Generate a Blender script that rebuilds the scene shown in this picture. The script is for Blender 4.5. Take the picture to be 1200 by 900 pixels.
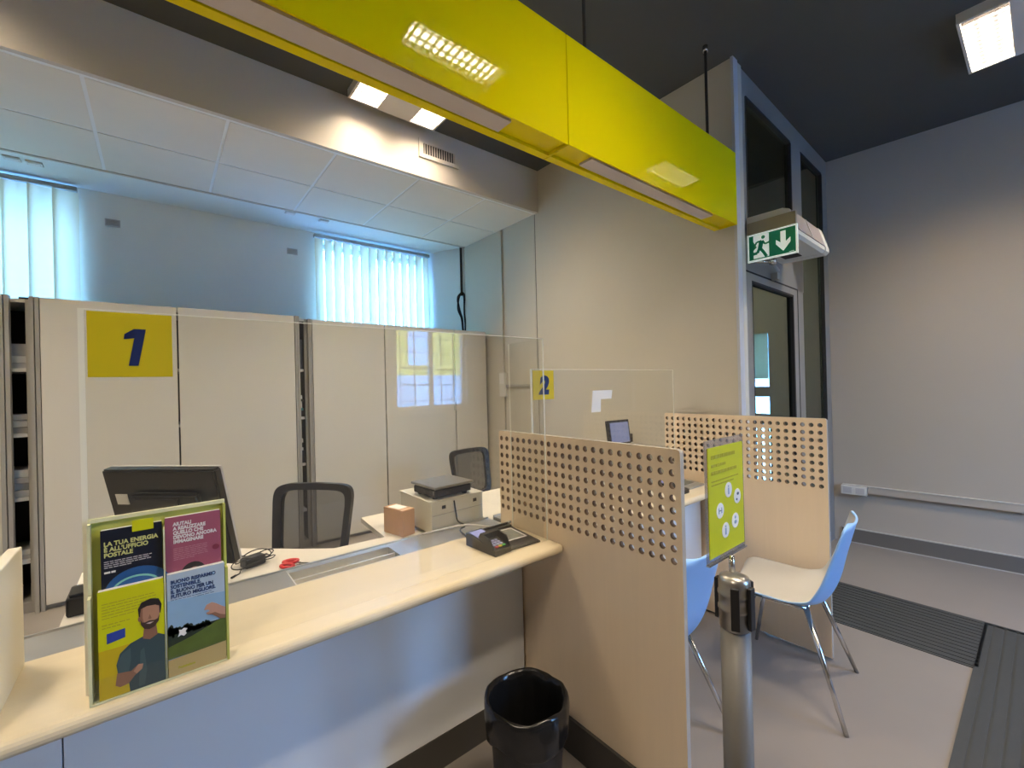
import bpy, bmesh, math, random
from mathutils import Vector, Matrix
random.seed(7)
for o in list(bpy.data.objects):
    bpy.data.objects.remove(o)
SC = bpy.context.scene
COL = SC.collection
PI = math.pi

# ---------------------------------------------------------------- camera, world, exposure
def setup_camera():
    F, yaw, pitch, roll, H = 510.0, math.radians(39.09), math.radians(0.1), math.radians(-1.394), 1.45
    cy, sy, cp, sp = math.cos(yaw), math.sin(yaw), math.cos(pitch), math.sin(pitch)
    f = Vector((sy*cp, cy*cp, sp)); r = Vector((cy, -sy, 0)); u = r.cross(f)
    c, s = math.cos(roll), math.sin(roll)
    r2 = c*r + s*u; u2 = -s*r + c*u
    cam = bpy.data.cameras.new('camera'); cam.sensor_width = 36.0; cam.sensor_fit = 'HORIZONTAL'
    cam.lens = F*36.0/1200.0; cam.clip_start = 0.02
    o = bpy.data.objects.new('camera', cam); COL.objects.link(o)
    m = Matrix(((r2.x, u2.x, -f.x, 0.0), (r2.y, u2.y, -f.y, 0.0), (r2.z, u2.z, -f.z, H), (0, 0, 0, 1)))
    o.matrix_world = m
    SC.camera = o
setup_camera()

SKY_STRENGTH = 50.0
LAMP_POWER = 27.0
def setup_world():
    w = bpy.data.worlds.new('world'); SC.world = w; w.use_nodes = True
    nt = w.node_tree; nt.nodes.clear()
    out = nt.nodes.new('ShaderNodeOutputWorld'); bg = nt.nodes.new('ShaderNodeBackground')
    tc = nt.nodes.new('ShaderNodeTexCoord'); sep = nt.nodes.new('ShaderNodeSeparateXYZ')
    ramp = nt.nodes.new('ShaderNodeValToRGB')
    nt.links.new(tc.outputs['Generated'], sep.inputs[0]); nt.links.new(sep.outputs['Z'], ramp.inputs[0])
    e = ramp.color_ramp.elements
    e[0].position = 0.0; e[0].color = (0.24, 0.50, 1.0, 1); e[1].position = 0.8; e[1].color = (0.13, 0.38, 1.0, 1)
    nt.links.new(ramp.outputs[0], bg.inputs[0]); bg.inputs[1].default_value = SKY_STRENGTH
    nt.links.new(bg.outputs[0], out.inputs[0])
setup_world()
def portal(name, loc, rot, sx, sy):
    l = bpy.data.lights.new(name, 'AREA'); l.shape = 'RECTANGLE'; l.size = sx; l.size_y = sy
    l.cycles.is_portal = True
    o = bpy.data.objects.new(name, l); COL.objects.link(o); o.location = loc; o.rotation_euler = rot
vs = SC.view_settings
vs.view_transform = 'Standard'; vs.look = 'None'; vs.exposure = 0.14; vs.gamma = 1.0; vs.use_curve_mapping = False

# ---------------------------------------------------------------- materials
MATS = {}
def lin(c):
    return tuple(((v/255.0)/12.92 if v/255.0 <= 0.04045 else ((v/255.0+0.055)/1.055)**2.4) for v in c)
def mat(name, rgb, rough=0.5, metal=0.0, noise=0.0, nscale=8.0, bump=0.0, bscale=200.0, spec=0.5, stretch=None, coat=0.0, emit=0.0, transl=0.0, emit_rgb=None):
    if name in MATS: return MATS[name]
    m = bpy.data.materials.new(name); m.use_nodes = True; nt = m.node_tree
    b = nt.nodes['Principled BSDF']; c = (*rgb, 1.0)
    b.inputs['Base Color'].default_value = c; b.inputs['Roughness'].default_value = rough
    b.inputs['Metallic'].default_value = metal; b.inputs['Specular IOR Level'].default_value = spec
    b.inputs['Coat Weight'].default_value = coat; b.inputs['Coat Roughness'].default_value = 0.05
    if emit:
        b.inputs['Emission Color'].default_value = (*(emit_rgb or rgb), 1); b.inputs['Emission Strength'].default_value = emit
    tc = None
    if noise or bump:
        tc = nt.nodes.new('ShaderNodeTexCoord'); mp = nt.nodes.new('ShaderNodeMapping')
        nt.links.new(tc.outputs['Object'], mp.inputs[0])
        if stretch: mp.inputs['Scale'].default_value = stretch
    if noise:
        n = nt.nodes.new('ShaderNodeTexNoise'); n.inputs['Scale'].default_value = nscale; n.inputs['Detail'].default_value = 6
        nt.links.new(mp.outputs[0], n.inputs['Vector'])
        mx = nt.nodes.new('ShaderNodeMix'); mx.data_type = 'RGBA'
        mx.inputs[6].default_value = (*[max(0, v*(1-noise)) for v in rgb], 1); mx.inputs[7].default_value = (*[min(1, v*(1+noise)) for v in rgb], 1)
        nt.links.new(n.outputs['Fac'], mx.inputs[0]); nt.links.new(mx.outputs[2], b.inputs['Base Color'])
    if bump:
        n2 = nt.nodes.new('ShaderNodeTexNoise'); n2.inputs['Scale'].default_value = bscale; n2.inputs['Detail'].default_value = 4
        nt.links.new(mp.outputs[0], n2.inputs['Vector'])
        bp = nt.nodes.new('ShaderNodeBump'); bp.inputs['Strength'].default_value = bump; bp.inputs['Distance'].default_value = 0.002
        nt.links.new(n2.outputs['Fac'], bp.inputs['Height']); nt.links.new(bp.outputs[0], b.inputs['Normal'])
    if transl:
        out = nt.nodes['Material Output']; t = nt.nodes.new('ShaderNodeBsdfTranslucent'); t.inputs[0].default_value = c
        ms = nt.nodes.new('ShaderNodeMixShader'); ms.inputs[0].default_value = transl
        nt.links.new(b.outputs[0], ms.inputs[1]); nt.links.new(t.outputs[0], ms.inputs[2]); nt.links.new(ms.outputs[0], out.inputs[0])
    MATS[name] = m; return m
def glass(name, tint=(0.97, 0.98, 0.97), refl=0.035, rough=0.0, dirt=0.0, gain=0.75, power=5.0):
    """thin sheet: clear transmission plus a facing-dependent mirror reflection"""
    if name in MATS: return MATS[name]
    m = bpy.data.materials.new(name); m.use_nodes = True; nt = m.node_tree; nt.nodes.clear()
    out = nt.nodes.new('ShaderNodeOutputMaterial'); tr = nt.nodes.new('ShaderNodeBsdfTransparent'); tr.inputs[0].default_value = (*tint, 1)
    gl = nt.nodes.new('ShaderNodeBsdfGlossy'); gl.inputs['Roughness'].default_value = rough
    lw = nt.nodes.new('ShaderNodeLayerWeight'); lw.inputs[0].default_value = 0.5
    pw = nt.nodes.new('ShaderNodeMath'); pw.operation = 'POWER'; pw.inputs[1].default_value = power
    ma = nt.nodes.new('ShaderNodeMath'); ma.operation = 'MULTIPLY_ADD'; ma.inputs[1].default_value = gain; ma.inputs[2].default_value = refl
    ms = nt.nodes.new('ShaderNodeMixShader')
    nt.links.new(lw.outputs['Facing'], pw.inputs[0]); nt.links.new(pw.outputs[0], ma.inputs[0]); nt.links.new(ma.outputs[0], ms.inputs[0])
    nt.links.new(tr.outputs[0], ms.inputs[1]); nt.links.new(gl.outputs[0], ms.inputs[2])
    last = ms
    if dirt:
        df = nt.nodes.new('ShaderNodeBsdfDiffuse'); df.inputs[0].default_value = (0.8, 0.8, 0.78, 1)
        m2 = nt.nodes.new('ShaderNodeMixShader'); m2.inputs[0].default_value = dirt
        nt.links.new(ms.outputs[0], m2.inputs[1]); nt.links.new(df.outputs[0], m2.inputs[2]); last = m2
    nt.links.new(last.outputs[0], out.inputs[0]); MATS[name] = m; return m
def wood(name, rgb, rough=0.35, axis=0, contrast=0.10):
    if name in MATS: return MATS[name]
    m = mat(name, rgb, rough); nt = m.node_tree; b = nt.nodes['Principled BSDF']
    tc = nt.nodes.new('ShaderNodeTexCoord'); mp = nt.nodes.new('ShaderNodeMapping')
    sc = [14.0, 14.0, 14.0]; sc[axis] = 0.9; mp.inputs['Scale'].default_value = sc
    n = nt.nodes.new('ShaderNodeTexNoise'); n.inputs['Scale'].default_value = 2.2; n.inputs['Detail'].default_value = 8; n.inputs['Roughness'].default_value = 0.65
    n.inputs['Distortion'].default_value = 0.6
    mx = nt.nodes.new('ShaderNodeMix'); mx.data_type = 'RGBA'
    mx.inputs[6].default_value = (*[v*(1-contrast) for v in rgb], 1); mx.inputs[7].default_value = (*[min(1, v*(1+contrast)) for v in rgb], 1)
    nt.links.new(tc.outputs['Object'], mp.inputs[0]); nt.links.new(mp.outputs[0], n.inputs['Vector'])
    nt.links.new(n.outputs['Fac'], mx.inputs[0]); nt.links.new(mx.outputs[2], b.inputs['Base Color'])
    return m

M_WALL = mat('wall_paint', (0.44, 0.385, 0.315), 0.75, noise=0.02, nscale=3, bump=0.15, bscale=150)
M_WALLP = mat('wall_paint_beige', (0.60, 0.565, 0.48), 0.7, noise=0.02, nscale=3, bump=0.1, bscale=150)
M_WALLB = mat('wall_paint_back', (0.82, 0.87, 0.86), 0.8, noise=0.02, nscale=3, bump=0.1, bscale=150)
M_CEIL = mat('ceiling_dark', (0.080, 0.080, 0.072), 0.8, noise=0.06, nscale=4)
M_SOFF = mat('soffit_paint', (0.62, 0.56, 0.48), 0.75, noise=0.02, nscale=4)
M_TILE = mat('ceiling_tile', (0.80, 0.745, 0.65), 0.9, noise=0.03, nscale=5, bump=0.3, bscale=300)
M_GRID = mat('ceiling_grid', (0.85, 0.85, 0.83), 0.5)
M_FLOOR = mat('linoleum', (0.215, 0.19, 0.17), 0.38, noise=0.10, nscale=2.2, bump=0.08, bscale=60)
M_FLOORS = mat('staff_floor', (0.33, 0.30, 0.27), 0.35, noise=0.08, nscale=4)
M_TACT = mat('tactile_rubber', (0.036, 0.039, 0.040), 0.55, noise=0.1, nscale=30)
M_BASE = mat('skirting_dark', (0.060, 0.055, 0.050), 0.5, noise=0.05, nscale=10)
M_BASER = mat('skirting_brown', (0.15, 0.135, 0.115), 0.5, noise=0.05, nscale=10)
M_TRIML = mat('skirting_trim', (0.45, 0.43, 0.39), 0.4)
M_MAPLE = wood('maple_laminate', (0.85, 0.695, 0.505), 0.38, 2, 0.05)
M_TOP = wood('maple_worktop', (0.70, 0.605, 0.425), 0.30, 0, 0.07)
M_WHITE = mat('white_laminate', (0.82, 0.85, 0.88), 0.45, noise=0.015, nscale=5)
M_CREAM = mat('cream_board', (0.76, 0.71, 0.58), 0.45, noise=0.02, nscale=5)
M_DESK = mat('desk_top', (0.70, 0.66, 0.58), 0.4, noise=0.015, nscale=6)
M_STEEL = mat('brushed_steel', (0.60, 0.60, 0.58), 0.36, 1.0, noise=0.05, nscale=40, stretch=(1, 30, 30))
M_STEELB = mat('steel_with_gleam', (0.86, 0.83, 0.76), 0.30, 0.75)  # paler than the strip: the tray's bright reflection is put into the colour
M_STEELG = mat('grey_steel_and_shaded_strip', (0.36, 0.36, 0.35), 0.4, 0.5, noise=0.04, nscale=10)
M_SATIN = mat('satin_steel', (0.40, 0.38, 0.35), 0.30, 0.9)
M_CHROME = mat('chrome', (0.62, 0.61, 0.59), 0.16, 1.0)
M_ALU = mat('satin_aluminium', (0.17, 0.163, 0.15), 0.5, 0.35, noise=0.03, nscale=30)
M_ALUF = mat('aluminium_frame', (0.31, 0.30, 0.28), 0.4, 0.4, noise=0.03, nscale=20)
M_ALUW = mat('aluminium_light', (0.62, 0.63, 0.66), 0.4, 0.2)
M_CAB = mat('cabinet_greige', (0.78, 0.745, 0.665), 0.42, noise=0.015, nscale=4)
M_CABE = mat('cabinet_edge', (0.40, 0.385, 0.35), 0.45)
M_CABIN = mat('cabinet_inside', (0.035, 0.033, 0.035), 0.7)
M_SHELF = mat('shelf_grey', (0.66, 0.64, 0.60), 0.5)
M_YEL = mat('yellow_gloss', (0.80, 0.66, 0.002), 0.03, spec=0.16)
M_YELP = mat('yellow_print', (0.60, 0.46, 0.003), 0.4)
M_YELL = mat('yellow_lime_print', (0.60, 0.60, 0.005), 0.35)
M_DIFF = mat('beam_diffuser', (0.60, 0.53, 0.48), 0.5)
M_NAVY = mat('navy_print', (0.006, 0.016, 0.085), 0.4)
M_BLACK = mat('black_plastic', (0.012, 0.012, 0.013), 0.38, noise=0.1, nscale=50)
M_BLACKP = mat('black_casing', (0.012, 0.012, 0.013), 0.28)
M_BLACKM = mat('black_matt', (0.016, 0.016, 0.017), 0.7)
M_BAG = mat('black_bag', (0.008, 0.008, 0.008), 0.22, noise=0.2, nscale=15, bump=0.6, bscale=25)
M_CHAIR = mat('chair_shell_white', (0.52, 0.52, 0.51), 0.4, noise=0.01, nscale=5)
M_CHAIRB = mat('chair_shell_blue', (0.30, 0.52, 0.86), 0.4)  # blue tint on the outer side of the shell only
M_LAMP = mat('lamp_housing', (0.68, 0.65, 0.60), 0.5)
M_LOUV = mat('lamp_louvre', (0.035, 0.030, 0.033), 0.4)
M_TUBE = mat('lamp_tube', (1.0, 0.93, 0.84), 0.4, emit=9.0, emit_rgb=(1.0, 0.90, 0.80))
M_PAPER = mat('paper', (0.80, 0.79, 0.76), 0.7, noise=0.02, nscale=20)
M_PAPERG = mat('paper_grey', (0.52, 0.50, 0.49), 0.7, noise=0.05, nscale=20)
M_BEIGE = mat('machine_beige', (0.55, 0.54, 0.46), 0.5, noise=0.02, nscale=10)
M_BEIGED = mat('machine_beige_dark', (0.40, 0.39, 0.34), 0.5)
M_CARD = mat('cardboard', (0.50, 0.30, 0.16), 0.7, noise=0.08, nscale=25)
M_CARDT = mat('cardboard_tape', (0.62, 0.40, 0.22), 0.3)
M_SCALE = mat('scale_plate', (0.27, 0.26, 0.25), 0.35, 0.7)
M_RED = mat('red_plastic', (0.58, 0.02, 0.02), 0.35)
M_LIME = mat('lime_acrylic', (0.60, 0.62, 0.16), 0.25, transl=0.25)
M_LIMEL = mat('pale_acrylic', (0.80, 0.80, 0.52), 0.25, transl=0.2)
M_GREEN = mat('exit_green', (0.004, 0.20, 0.10), 0.35, emit=0.12, emit_rgb=(0.004, 0.24, 0.12))
M_EXITW = mat('exit_white', (0.80, 0.85, 0.80), 0.4, emit=0.35, emit_rgb=(0.8, 0.95, 0.88))
M_OFFW = mat('off_white_plastic', (0.70, 0.69, 0.64), 0.45)
M_GRILLE = mat('grille_mauve', (0.36, 0.31, 0.30), 0.5, noise=0.1, nscale=60)
M_BLIND = mat('blind_fabric', (0.82, 0.70, 0.47), 0.8, noise=0.02, nscale=30, transl=0.29)
M_BLINDC = mat('blind_fabric_cream', (0.75, 0.72, 0.58), 0.8, transl=0.5)
M_ORANGE = mat('facade_orange', (0.85, 0.42, 0.05), 0.8, noise=0.05, nscale=3)
M_FACG = mat('facade_grey', (0.55, 0.55, 0.55), 0.8, noise=0.05, nscale=3)
M_FACW = mat('facade_white', (0.85, 0.85, 0.85), 0.6)
M_ASPH = mat('asphalt', (0.30, 0.30, 0.31), 0.9, noise=0.1, nscale=3)
M_SCREEN = mat('screen_lilac', (0.20, 0.22, 0.34), 0.2, emit=0.25, emit_rgb=(0.30, 0.34, 0.62))
M_LCD = mat('lcd_lilac', (0.30, 0.32, 0.62), 0.2, emit=0.15, emit_rgb=(0.35, 0.38, 0.80))
M_PADG = mat('pad_display', (0.16, 0.17, 0.15), 0.2)
M_KEY = mat('key_lilac', (0.40, 0.42, 0.66), 0.4)
M_KEYR = mat('key_red', (0.6, 0.05, 0.08), 0.4)
M_KEYY = mat('key_yellow', (0.7, 0.55, 0.06), 0.4)
M_KEYG = mat('key_green', (0.1, 0.45, 0.12), 0.4)
M_SKIN = mat('print_skin', (0.42, 0.22, 0.14), 0.5)
M_HAIR = mat('print_hair', (0.02, 0.014, 0.012), 0.5)
M_TEE = mat('print_teal', (0.035, 0.065, 0.075), 0.5)
M_PINK = mat('print_pink', (0.33, 0.085, 0.13), 0.4)
M_DNAVY = mat('print_dark_navy', (0.006, 0.010, 0.022), 0.35)
M_PBLUE = mat('print_blue', (0.02, 0.09, 0.26), 0.35)
M_CYAN = mat('print_arc', (0.20, 0.50, 0.42), 0.4)
M_SKYP = mat('print_sky', (0.26, 0.42, 0.60), 0.4, noise=0.15, nscale=14)
M_SKYD = mat('print_sky_pale', (0.42, 0.52, 0.62), 0.4)
M_GRASS = mat('print_grass', (0.09, 0.13, 0.02), 0.5, noise=0.25, nscale=40)
M_TREE = mat('print_trees', (0.018, 0.030, 0.018), 0.5, noise=0.3, nscale=80)
M_SAND = mat('print_sand', (0.50, 0.38, 0.16), 0.5)
M_TXTW = mat('print_white_text', (0.75, 0.72, 0.70), 0.5)
M_TXTL = mat('print_lime_text', (0.60, 0.60, 0.22), 0.5)
M_TXTO = mat('print_olive_text', (0.42, 0.39, 0.02), 0.5)
M_TXTN = mat('print_navy_text', (0.03, 0.06, 0.16), 0.5)
M_LBLB = mat('print_label_blue', (0.02, 0.05, 0.30), 0.4)
M_PLEXI = glass('plexiglass', (0.985, 0.985, 0.97), 0.040, dirt=0.012)
M_PLEXE = mat('plexiglass_edge', (0.92, 0.91, 0.82), 0.25, transl=0.3)
M_PANE = glass('window_glass', (0.93, 0.96, 0.95), 0.04)
M_DARKG = glass('tinted_glass', (0.42, 0.50, 0.48), 0.05, gain=0.6, power=4.0)
M_ACRYL = glass('frame_acrylic', (0.72, 0.70, 0.70), 0.05, rough=0.05, dirt=0.12)
def mesh_fabric():
    m = bpy.data.materials.new('chair_mesh'); m.use_nodes = True; nt = m.node_tree
    b = nt.nodes['Principled BSDF']; b.inputs['Base Color'].default_value = (0.03, 0.03, 0.03, 1); b.inputs['Roughness'].default_value = 0.8
    out = nt.nodes['Material Output']; tr = nt.nodes.new('ShaderNodeBsdfTransparent'); ms = nt.nodes.new('ShaderNodeMixShader'); ms.inputs[0].default_value = 0.70
    nt.links.new(tr.outputs[0], ms.inputs[1]); nt.links.new(b.outputs[0], ms.inputs[2]); nt.links.new(ms.outputs[0], out.inputs[0])
    return m
M_MESH = mesh_fabric()

# ---------------------------------------------------------------- mesh helpers
class B:
    """collects shapes into one mesh"""
    def __init__(s): s.bm = bmesh.new(); s.mats = []
    def _mi(s, m):
        if m is None: return 0
        if m not in s.mats: s.mats.append(m)
        return s.mats.index(m)
    def hexa(s, v, m=None):
        vs_ = [s.bm.verts.new(p) for p in v]; mi = s._mi(m)
        for f in ((0,3,2,1),(4,5,6,7),(0,1,5,4),(1,2,6,5),(2,3,7,6),(3,0,4,7)):
            fc = s.bm.faces.new([vs_[i] for i in f]); fc.material_index = mi
        return vs_
    def box(s, x0, x1, y0, y1, z0, z1, m=None, bev=0.0):
        vs_ = s.hexa([(x0,y0,z0),(x1,y0,z0),(x1,y1,z0),(x0,y1,z0),(x0,y0,z1),(x1,y0,z1),(x1,y1,z1),(x0,y1,z1)], m)
        if bev:
            es = {e for v in vs_ for e in v.link_edges}
            bmesh.ops.bevel(s.bm, geom=list(es), offset=bev, segments=2, affect='EDGES', profile=0.5)
        return s
    def rbox(s, c, size, rz=0.0, m=None, bev=0.0, rx=0.0, ry=0.0):
        """box centred at c, rotated"""
        hx, hy, hz = size[0]/2, size[1]/2, size[2]/2
        R = Matrix.Rotation(rz, 3, 'Z') @ Matrix.Rotation(rx, 3, 'X') @ Matrix.Rotation(ry, 3, 'Y')
        c = Vector(c)
        P = [(-hx,-hy,-hz),(hx,-hy,-hz),(hx,hy,-hz),(-hx,hy,-hz),(-hx,-hy,hz),(hx,-hy,hz),(hx,hy,hz),(-hx,hy,hz)]
        vs_ = s.hexa([c + R @ Vector(p) for p in P], m)
        if bev:
            es = {e for v in vs_ for e in v.link_edges}
            bmesh.ops.bevel(s.bm, geom=list(es), offset=bev, segments=2, affect='EDGES', profile=0.5)
        return s
    def prism(s, pts, a, b, axis='z', m=None):
        """closed polygon (2D) extruded from a to b along axis; 2D are the other two axes in xyz order"""
        def P(p, t):
            return {'x': (t, p[0], p[1]), 'y': (p[0], t, p[1]), 'z': (p[0], p[1], t)}[axis]
        mi = s._mi(m); n = len(pts)
        lo = [s.bm.verts.new(P(p, a)) for p in pts]; hi = [s.bm.verts.new(P(p, b)) for p in pts]
        for vv in (lo, hi):
            f = s.bm.faces.new(vv); f.material_index = mi
        for i in range(n):
            f = s.bm.faces.new([lo[i], lo[(i+1) % n], hi[(i+1) % n], hi[i]]); f.material_index = mi
        return s
    def cyl(s, p0, p1, r0, r1=None, n=16, m=None, cap=True):
        r1 = r0 if r1 is None else r1
        p0, p1 = Vector(p0), Vector(p1); d = (p1-p0).normalized(); mi = s._mi(m)
        a = d.orthogonal().normalized(); b = d.cross(a)
        A = [s.bm.verts.new(p0 + r0*(math.cos(t)*a + math.sin(t)*b)) for t in [2*PI*i/n for i in range(n)]]
        C_ = [s.bm.verts.new(p1 + r1*(math.cos(t)*a + math.sin(t)*b)) for t in [2*PI*i/n for i in range(n)]]
        for i in range(n):
            f = s.bm.faces.new([A[i], A[(i+1) % n], C_[(i+1) % n], C_[i]]); f.material_index = mi; f.smooth = True
        if cap:
            for vv in (A[::-1], C_):
                f = s.bm.faces.new(vv); f.material_index = mi
        return s
    def lathe(s, prof, c=(0, 0, 0), n=28, m=None, cap=False):
        mi = s._mi(m); rings = []
        for r, z in prof:
            rings.append([s.bm.verts.new((c[0]+r*math.cos(2*PI*i/n), c[1]+r*math.sin(2*PI*i/n), c[2]+z)) for i in range(n)])
        for a, b in zip(rings, rings[1:]):
            for i in range(n):
                f = s.bm.faces.new([a[i], a[(i+1) % n], b[(i+1) % n], b[i]]); f.material_index = mi; f.smooth = True
        if cap:
            for vv in (rings[0][::-1], rings[-1]):
                f = s.bm.faces.new(vv); f.material_index = mi
        return s
    def tube(s, pts, r, n=8, m=None):
        mi = s._mi(m); P = [Vector(p) for p in pts]; rings = []
        up = Vector((0.13, 0.31, 0.94))
        for i, p in enumerate(P):
            d = (P[min(i+1, len(P)-1)] - P[max(i-1, 0)]).normalized()
            a = d.cross(up)
            if a.length < 1e-3: a = d.orthogonal()
            a.normalize(); b = d.cross(a)
            rings.append([s.bm.verts.new(p + r*(math.cos(2*PI*k/n)*a + math.sin(2*PI*k/n)*b)) for k in range(n)])
        for A, C_ in zip(rings, rings[1:]):
            for k in range(n):
                f = s.bm.faces.new([A[k], A[(k+1) % n], C_[(k+1) % n], C_[k]]); f.material_index = mi; f.smooth = True
        for vv in (rings[0][::-1], rings[-1]):
            f = s.bm.faces.new(vv); f.material_index = mi
        return s
    def disc(s, c, r, axis='y', t=0.001, n=24, m=None, sx=1.0):
        pts = [(c[0]+sx*r*math.cos(2*PI*i/n), c[1]+r*math.sin(2*PI*i/n)) for i in range(n)]
        return s.prism(pts, c[2], c[2]+t, axis, m)
def spline(pts, k=8):
    P = [Vector(p) for p in pts]; out = []
    for i in range(len(P)-1):
        p0, p1, p2, p3 = P[max(i-1, 0)], P[i], P[i+1], P[min(i+2, len(P)-1)]
        for j in range(k):
            t = j/k
            out.append(0.5*((2*p1) + (p2-p0)*t + (2*p0-5*p1+4*p2-p3)*t*t + (3*p1-p0-3*p2+p3)*t**3))
    out.append(P[-1]); return out
ORI = {}
def wl(o):
    """world location of a parent made here (translations only)"""
    return ORI.get(o.name, Vector((0, 0, 0)))
def obj(name, b, m=None, parent=None, label=None, local=False, smooth=False):
    """link ONE mesh object; shapes given in world space unless local"""
    me = bpy.data.meshes.new(name)
    bmesh.ops.recalc_face_normals(b.bm, faces=b.bm.faces)
    if smooth:
        for f in b.bm.faces: f.smooth = True
    off = Vector((0, 0, 0))
    if parent is not None and not local: off = wl(parent)
    if off.length:
        for v in b.bm.verts: v.co -= off
    b.bm.to_mesh(me); b.bm.free()
    for mm in (b.mats or [m]): me.materials.append(mm)
    if not b.mats and m is None: me.materials.clear()
    o = bpy.data.objects.new(name, me); COL.objects.link(o)
    if parent is not None:
        o.parent = parent; ORI[o.name] = off
    if label: o['label'] = label
    return o
def thing(name, loc, label, cat, group=None, rz=0.0):
    o = bpy.data.objects.new(name, None); COL.objects.link(o); o.empty_display_size = 0.05
    o.location = loc; o.rotation_euler = (0, 0, rz); ORI[o.name] = Vector(loc)
    o['label'] = label; o['category'] = cat
    if group: o['group'] = group
    return o
def tag(o, label, cat, group=None):
    o['label'] = label; o['category'] = cat
    if group: o['group'] = group
    return o
def solo(name, b, m, label, cat, group=None, base=None):
    """a thing that is a single mesh; origin moved to base"""
    if base is not None:
        for v in b.bm.verts: v.co -= Vector(base)
    o = obj(name, b, m); tag(o, label, cat, group)
    if base is not None:
        o.location = base; ORI[o.name] = Vector(base)
    return o
def struct(name, b, m=None, parent=None):
    o = obj(name, b, m, parent)
    if parent is None: o['kind'] = 'structure'
    return o
def sempty(name, loc=(0, 0, 0), rz=0.0):
    o = bpy.data.objects.new(name, None); COL.objects.link(o); o.location = loc; o.rotation_euler = (0, 0, rz)
    o['kind'] = 'structure'; ORI[o.name] = Vector(loc); return o
def dup(o, loc, rz=None, label=None, group=None):
    r = o.copy(); COL.objects.link(r); r.location = loc; ORI[r.name] = Vector(loc)
    if rz is not None: r.rotation_euler = (0, 0, rz)
    if label: r['label'] = label
    if group: r['group'] = group
    for ch in list(o.children):
        c = ch.copy(); COL.objects.link(c); c.parent = r
        for g in list(ch.children):
            d = g.copy(); COL.objects.link(d); d.parent = c
    return r
def text_part(name, body, size, m, parent, origin, ux, uz, shear=0.0, bold=0.0, ext=0.0006, space=1.0, sx=1.0, line=1.0, align='LEFT'):
    """flat lettering as a mesh; origin is the baseline start in world space, ux/uz the text axes"""
    cu = bpy.data.curves.new('lettering', 'FONT'); cu.body = body; cu.size = size; cu.shear = shear; cu.offset = bold
    cu.extrude = ext; cu.space_character = space; cu.space_line = line; cu.resolution_u = 3; cu.align_x = align
    t = bpy.data.objects.new('lettering', cu); COL.objects.link(t)
    dg = bpy.context.evaluated_depsgraph_get(); dg.update()
    me = bpy.data.meshes.new_from_object(t.evaluated_get(dg)); bpy.data.objects.remove(t); bpy.data.curves.remove(cu)
    ux, uz = Vector(ux).normalized(), Vector(uz).normalized(); nn = ux.cross(uz)
    off = Vector(origin) - wl(parent)
    for v in me.vertices:
        c = v.co.copy(); v.co = off + sx*c.x*ux + c.y*uz + c.z*nn
    me.name = name; me.materials.clear(); me.materials.append(m)
    o = bpy.data.objects.new(name, me); COL.objects.link(o); o.parent = parent; ORI[o.name] = wl(parent)
    return o

# ---------------------------------------------------------------- the setting
XW = 2.70; ZC = 3.38; YB = 4.60; XL = -2.6; YR = -3.2
PA = math.radians(1.75)                       # the glass partition's slight skew
RW0 = Vector((4.69, 1.22)); RWD = Vector((0.11, -1.147)).normalized()   # right wall line
def rwx(y): return RW0.x + RWD.x/RWD.y*(y-RW0.y)

floor = struct('floor', B().box(XL-0.1, 6.6, YR-0.1, 5.0, -0.10, 0.0, M_FLOOR))
bt = B().box(3.085, 3.69, -3.0, 2.0, 0.0, 0.003, M_TACT)
for i in range(14):
    x = 3.105 + i*0.0435; bt.box(x, x+0.034, 0.24 if i < 13 else -3, 2.0, 0.003, 0.006, M_TACT)
struct('tactile_strip', bt, None, floor)
bt = B().box(0.2, 3.085, -0.365, 0.235, 0.0, 0.003, M_TACT)
for i in range(14):
    y = -0.345 + i*0.0435; bt.box(0.2, 3.69, y, y+0.034, 0.003, 0.006, M_TACT)
struct('tactile_strip', bt, None, floor)
struct('floor_staff', B().box(XL, XW, 1.95, YB, 0.0, 0.20, M_FLOORS))
struct('ceiling', B().box(XL-0.1, 6.6, YR-0.1, 4.9, ZC, ZC+0.1, M_CEIL))
struct('wall_left', B().box(XL-0.1, XL, YR, 4.7, 0, ZC, M_WALL))
# right wall (slightly skewed)
yn, yf = -3.3, 3.0
x0, x1 = rwx(yn), rwx(yf); t = 0.12
wy0, wy1, wz0, wz1 = 1.62, 2.12, 0.0, 2.35    # glazed slit beyond the partition
def rslab(b, ya, yb_, za, zb, m):
    b.hexa([(rwx(ya), ya, za), (rwx(ya)+t, ya, za), (rwx(yb_)+t, yb_, za), (rwx(yb_), yb_, za),
            (rwx(ya), ya, zb), (rwx(ya)+t, ya, zb), (rwx(yb_)+t, yb_, zb), (rwx(yb_), yb_, zb)], m)
b = B(); rslab(b, yn, 1.72, 0, ZC, M_WALL); rslab(b, 1.72, 1.90, 1.90, ZC, M_WALL); rslab(b, 1.90, yf, 0, ZC, M_WALL)
struct('wall_right', b)
b = B()
def rstrip(b, ya, yb_, za, zb, th, m, off=0.0):
    X = lambda y: rwx(y)-off
    b.hexa([(X(ya)-th, ya, za), (X(ya), ya, za), (X(yb_), yb_, za), (X(yb_)-th, yb_, za),
            (X(ya)-th, ya, zb), (X(ya), ya, zb), (X(yb_), yb_, zb), (X(yb_)-th, yb_, zb)], m)
rstrip(b, yn, 1.17, 0.0, 0.118, 0.012, M_BASER)
rstrip(b, yn, 1.17, 0.118, 0.127, 0.014, M_TRIML)
rstrip(b, yn, 1.17, 0.0, 0.006, 0.018, M_TRIML)
struct('baseboard_right', b)
# vestibule beyond the glass
struct('wall_vestibule', B().box(XW+0.1, 6.5, 2.95, 3.05, 0, ZC, M_WALL))
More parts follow.
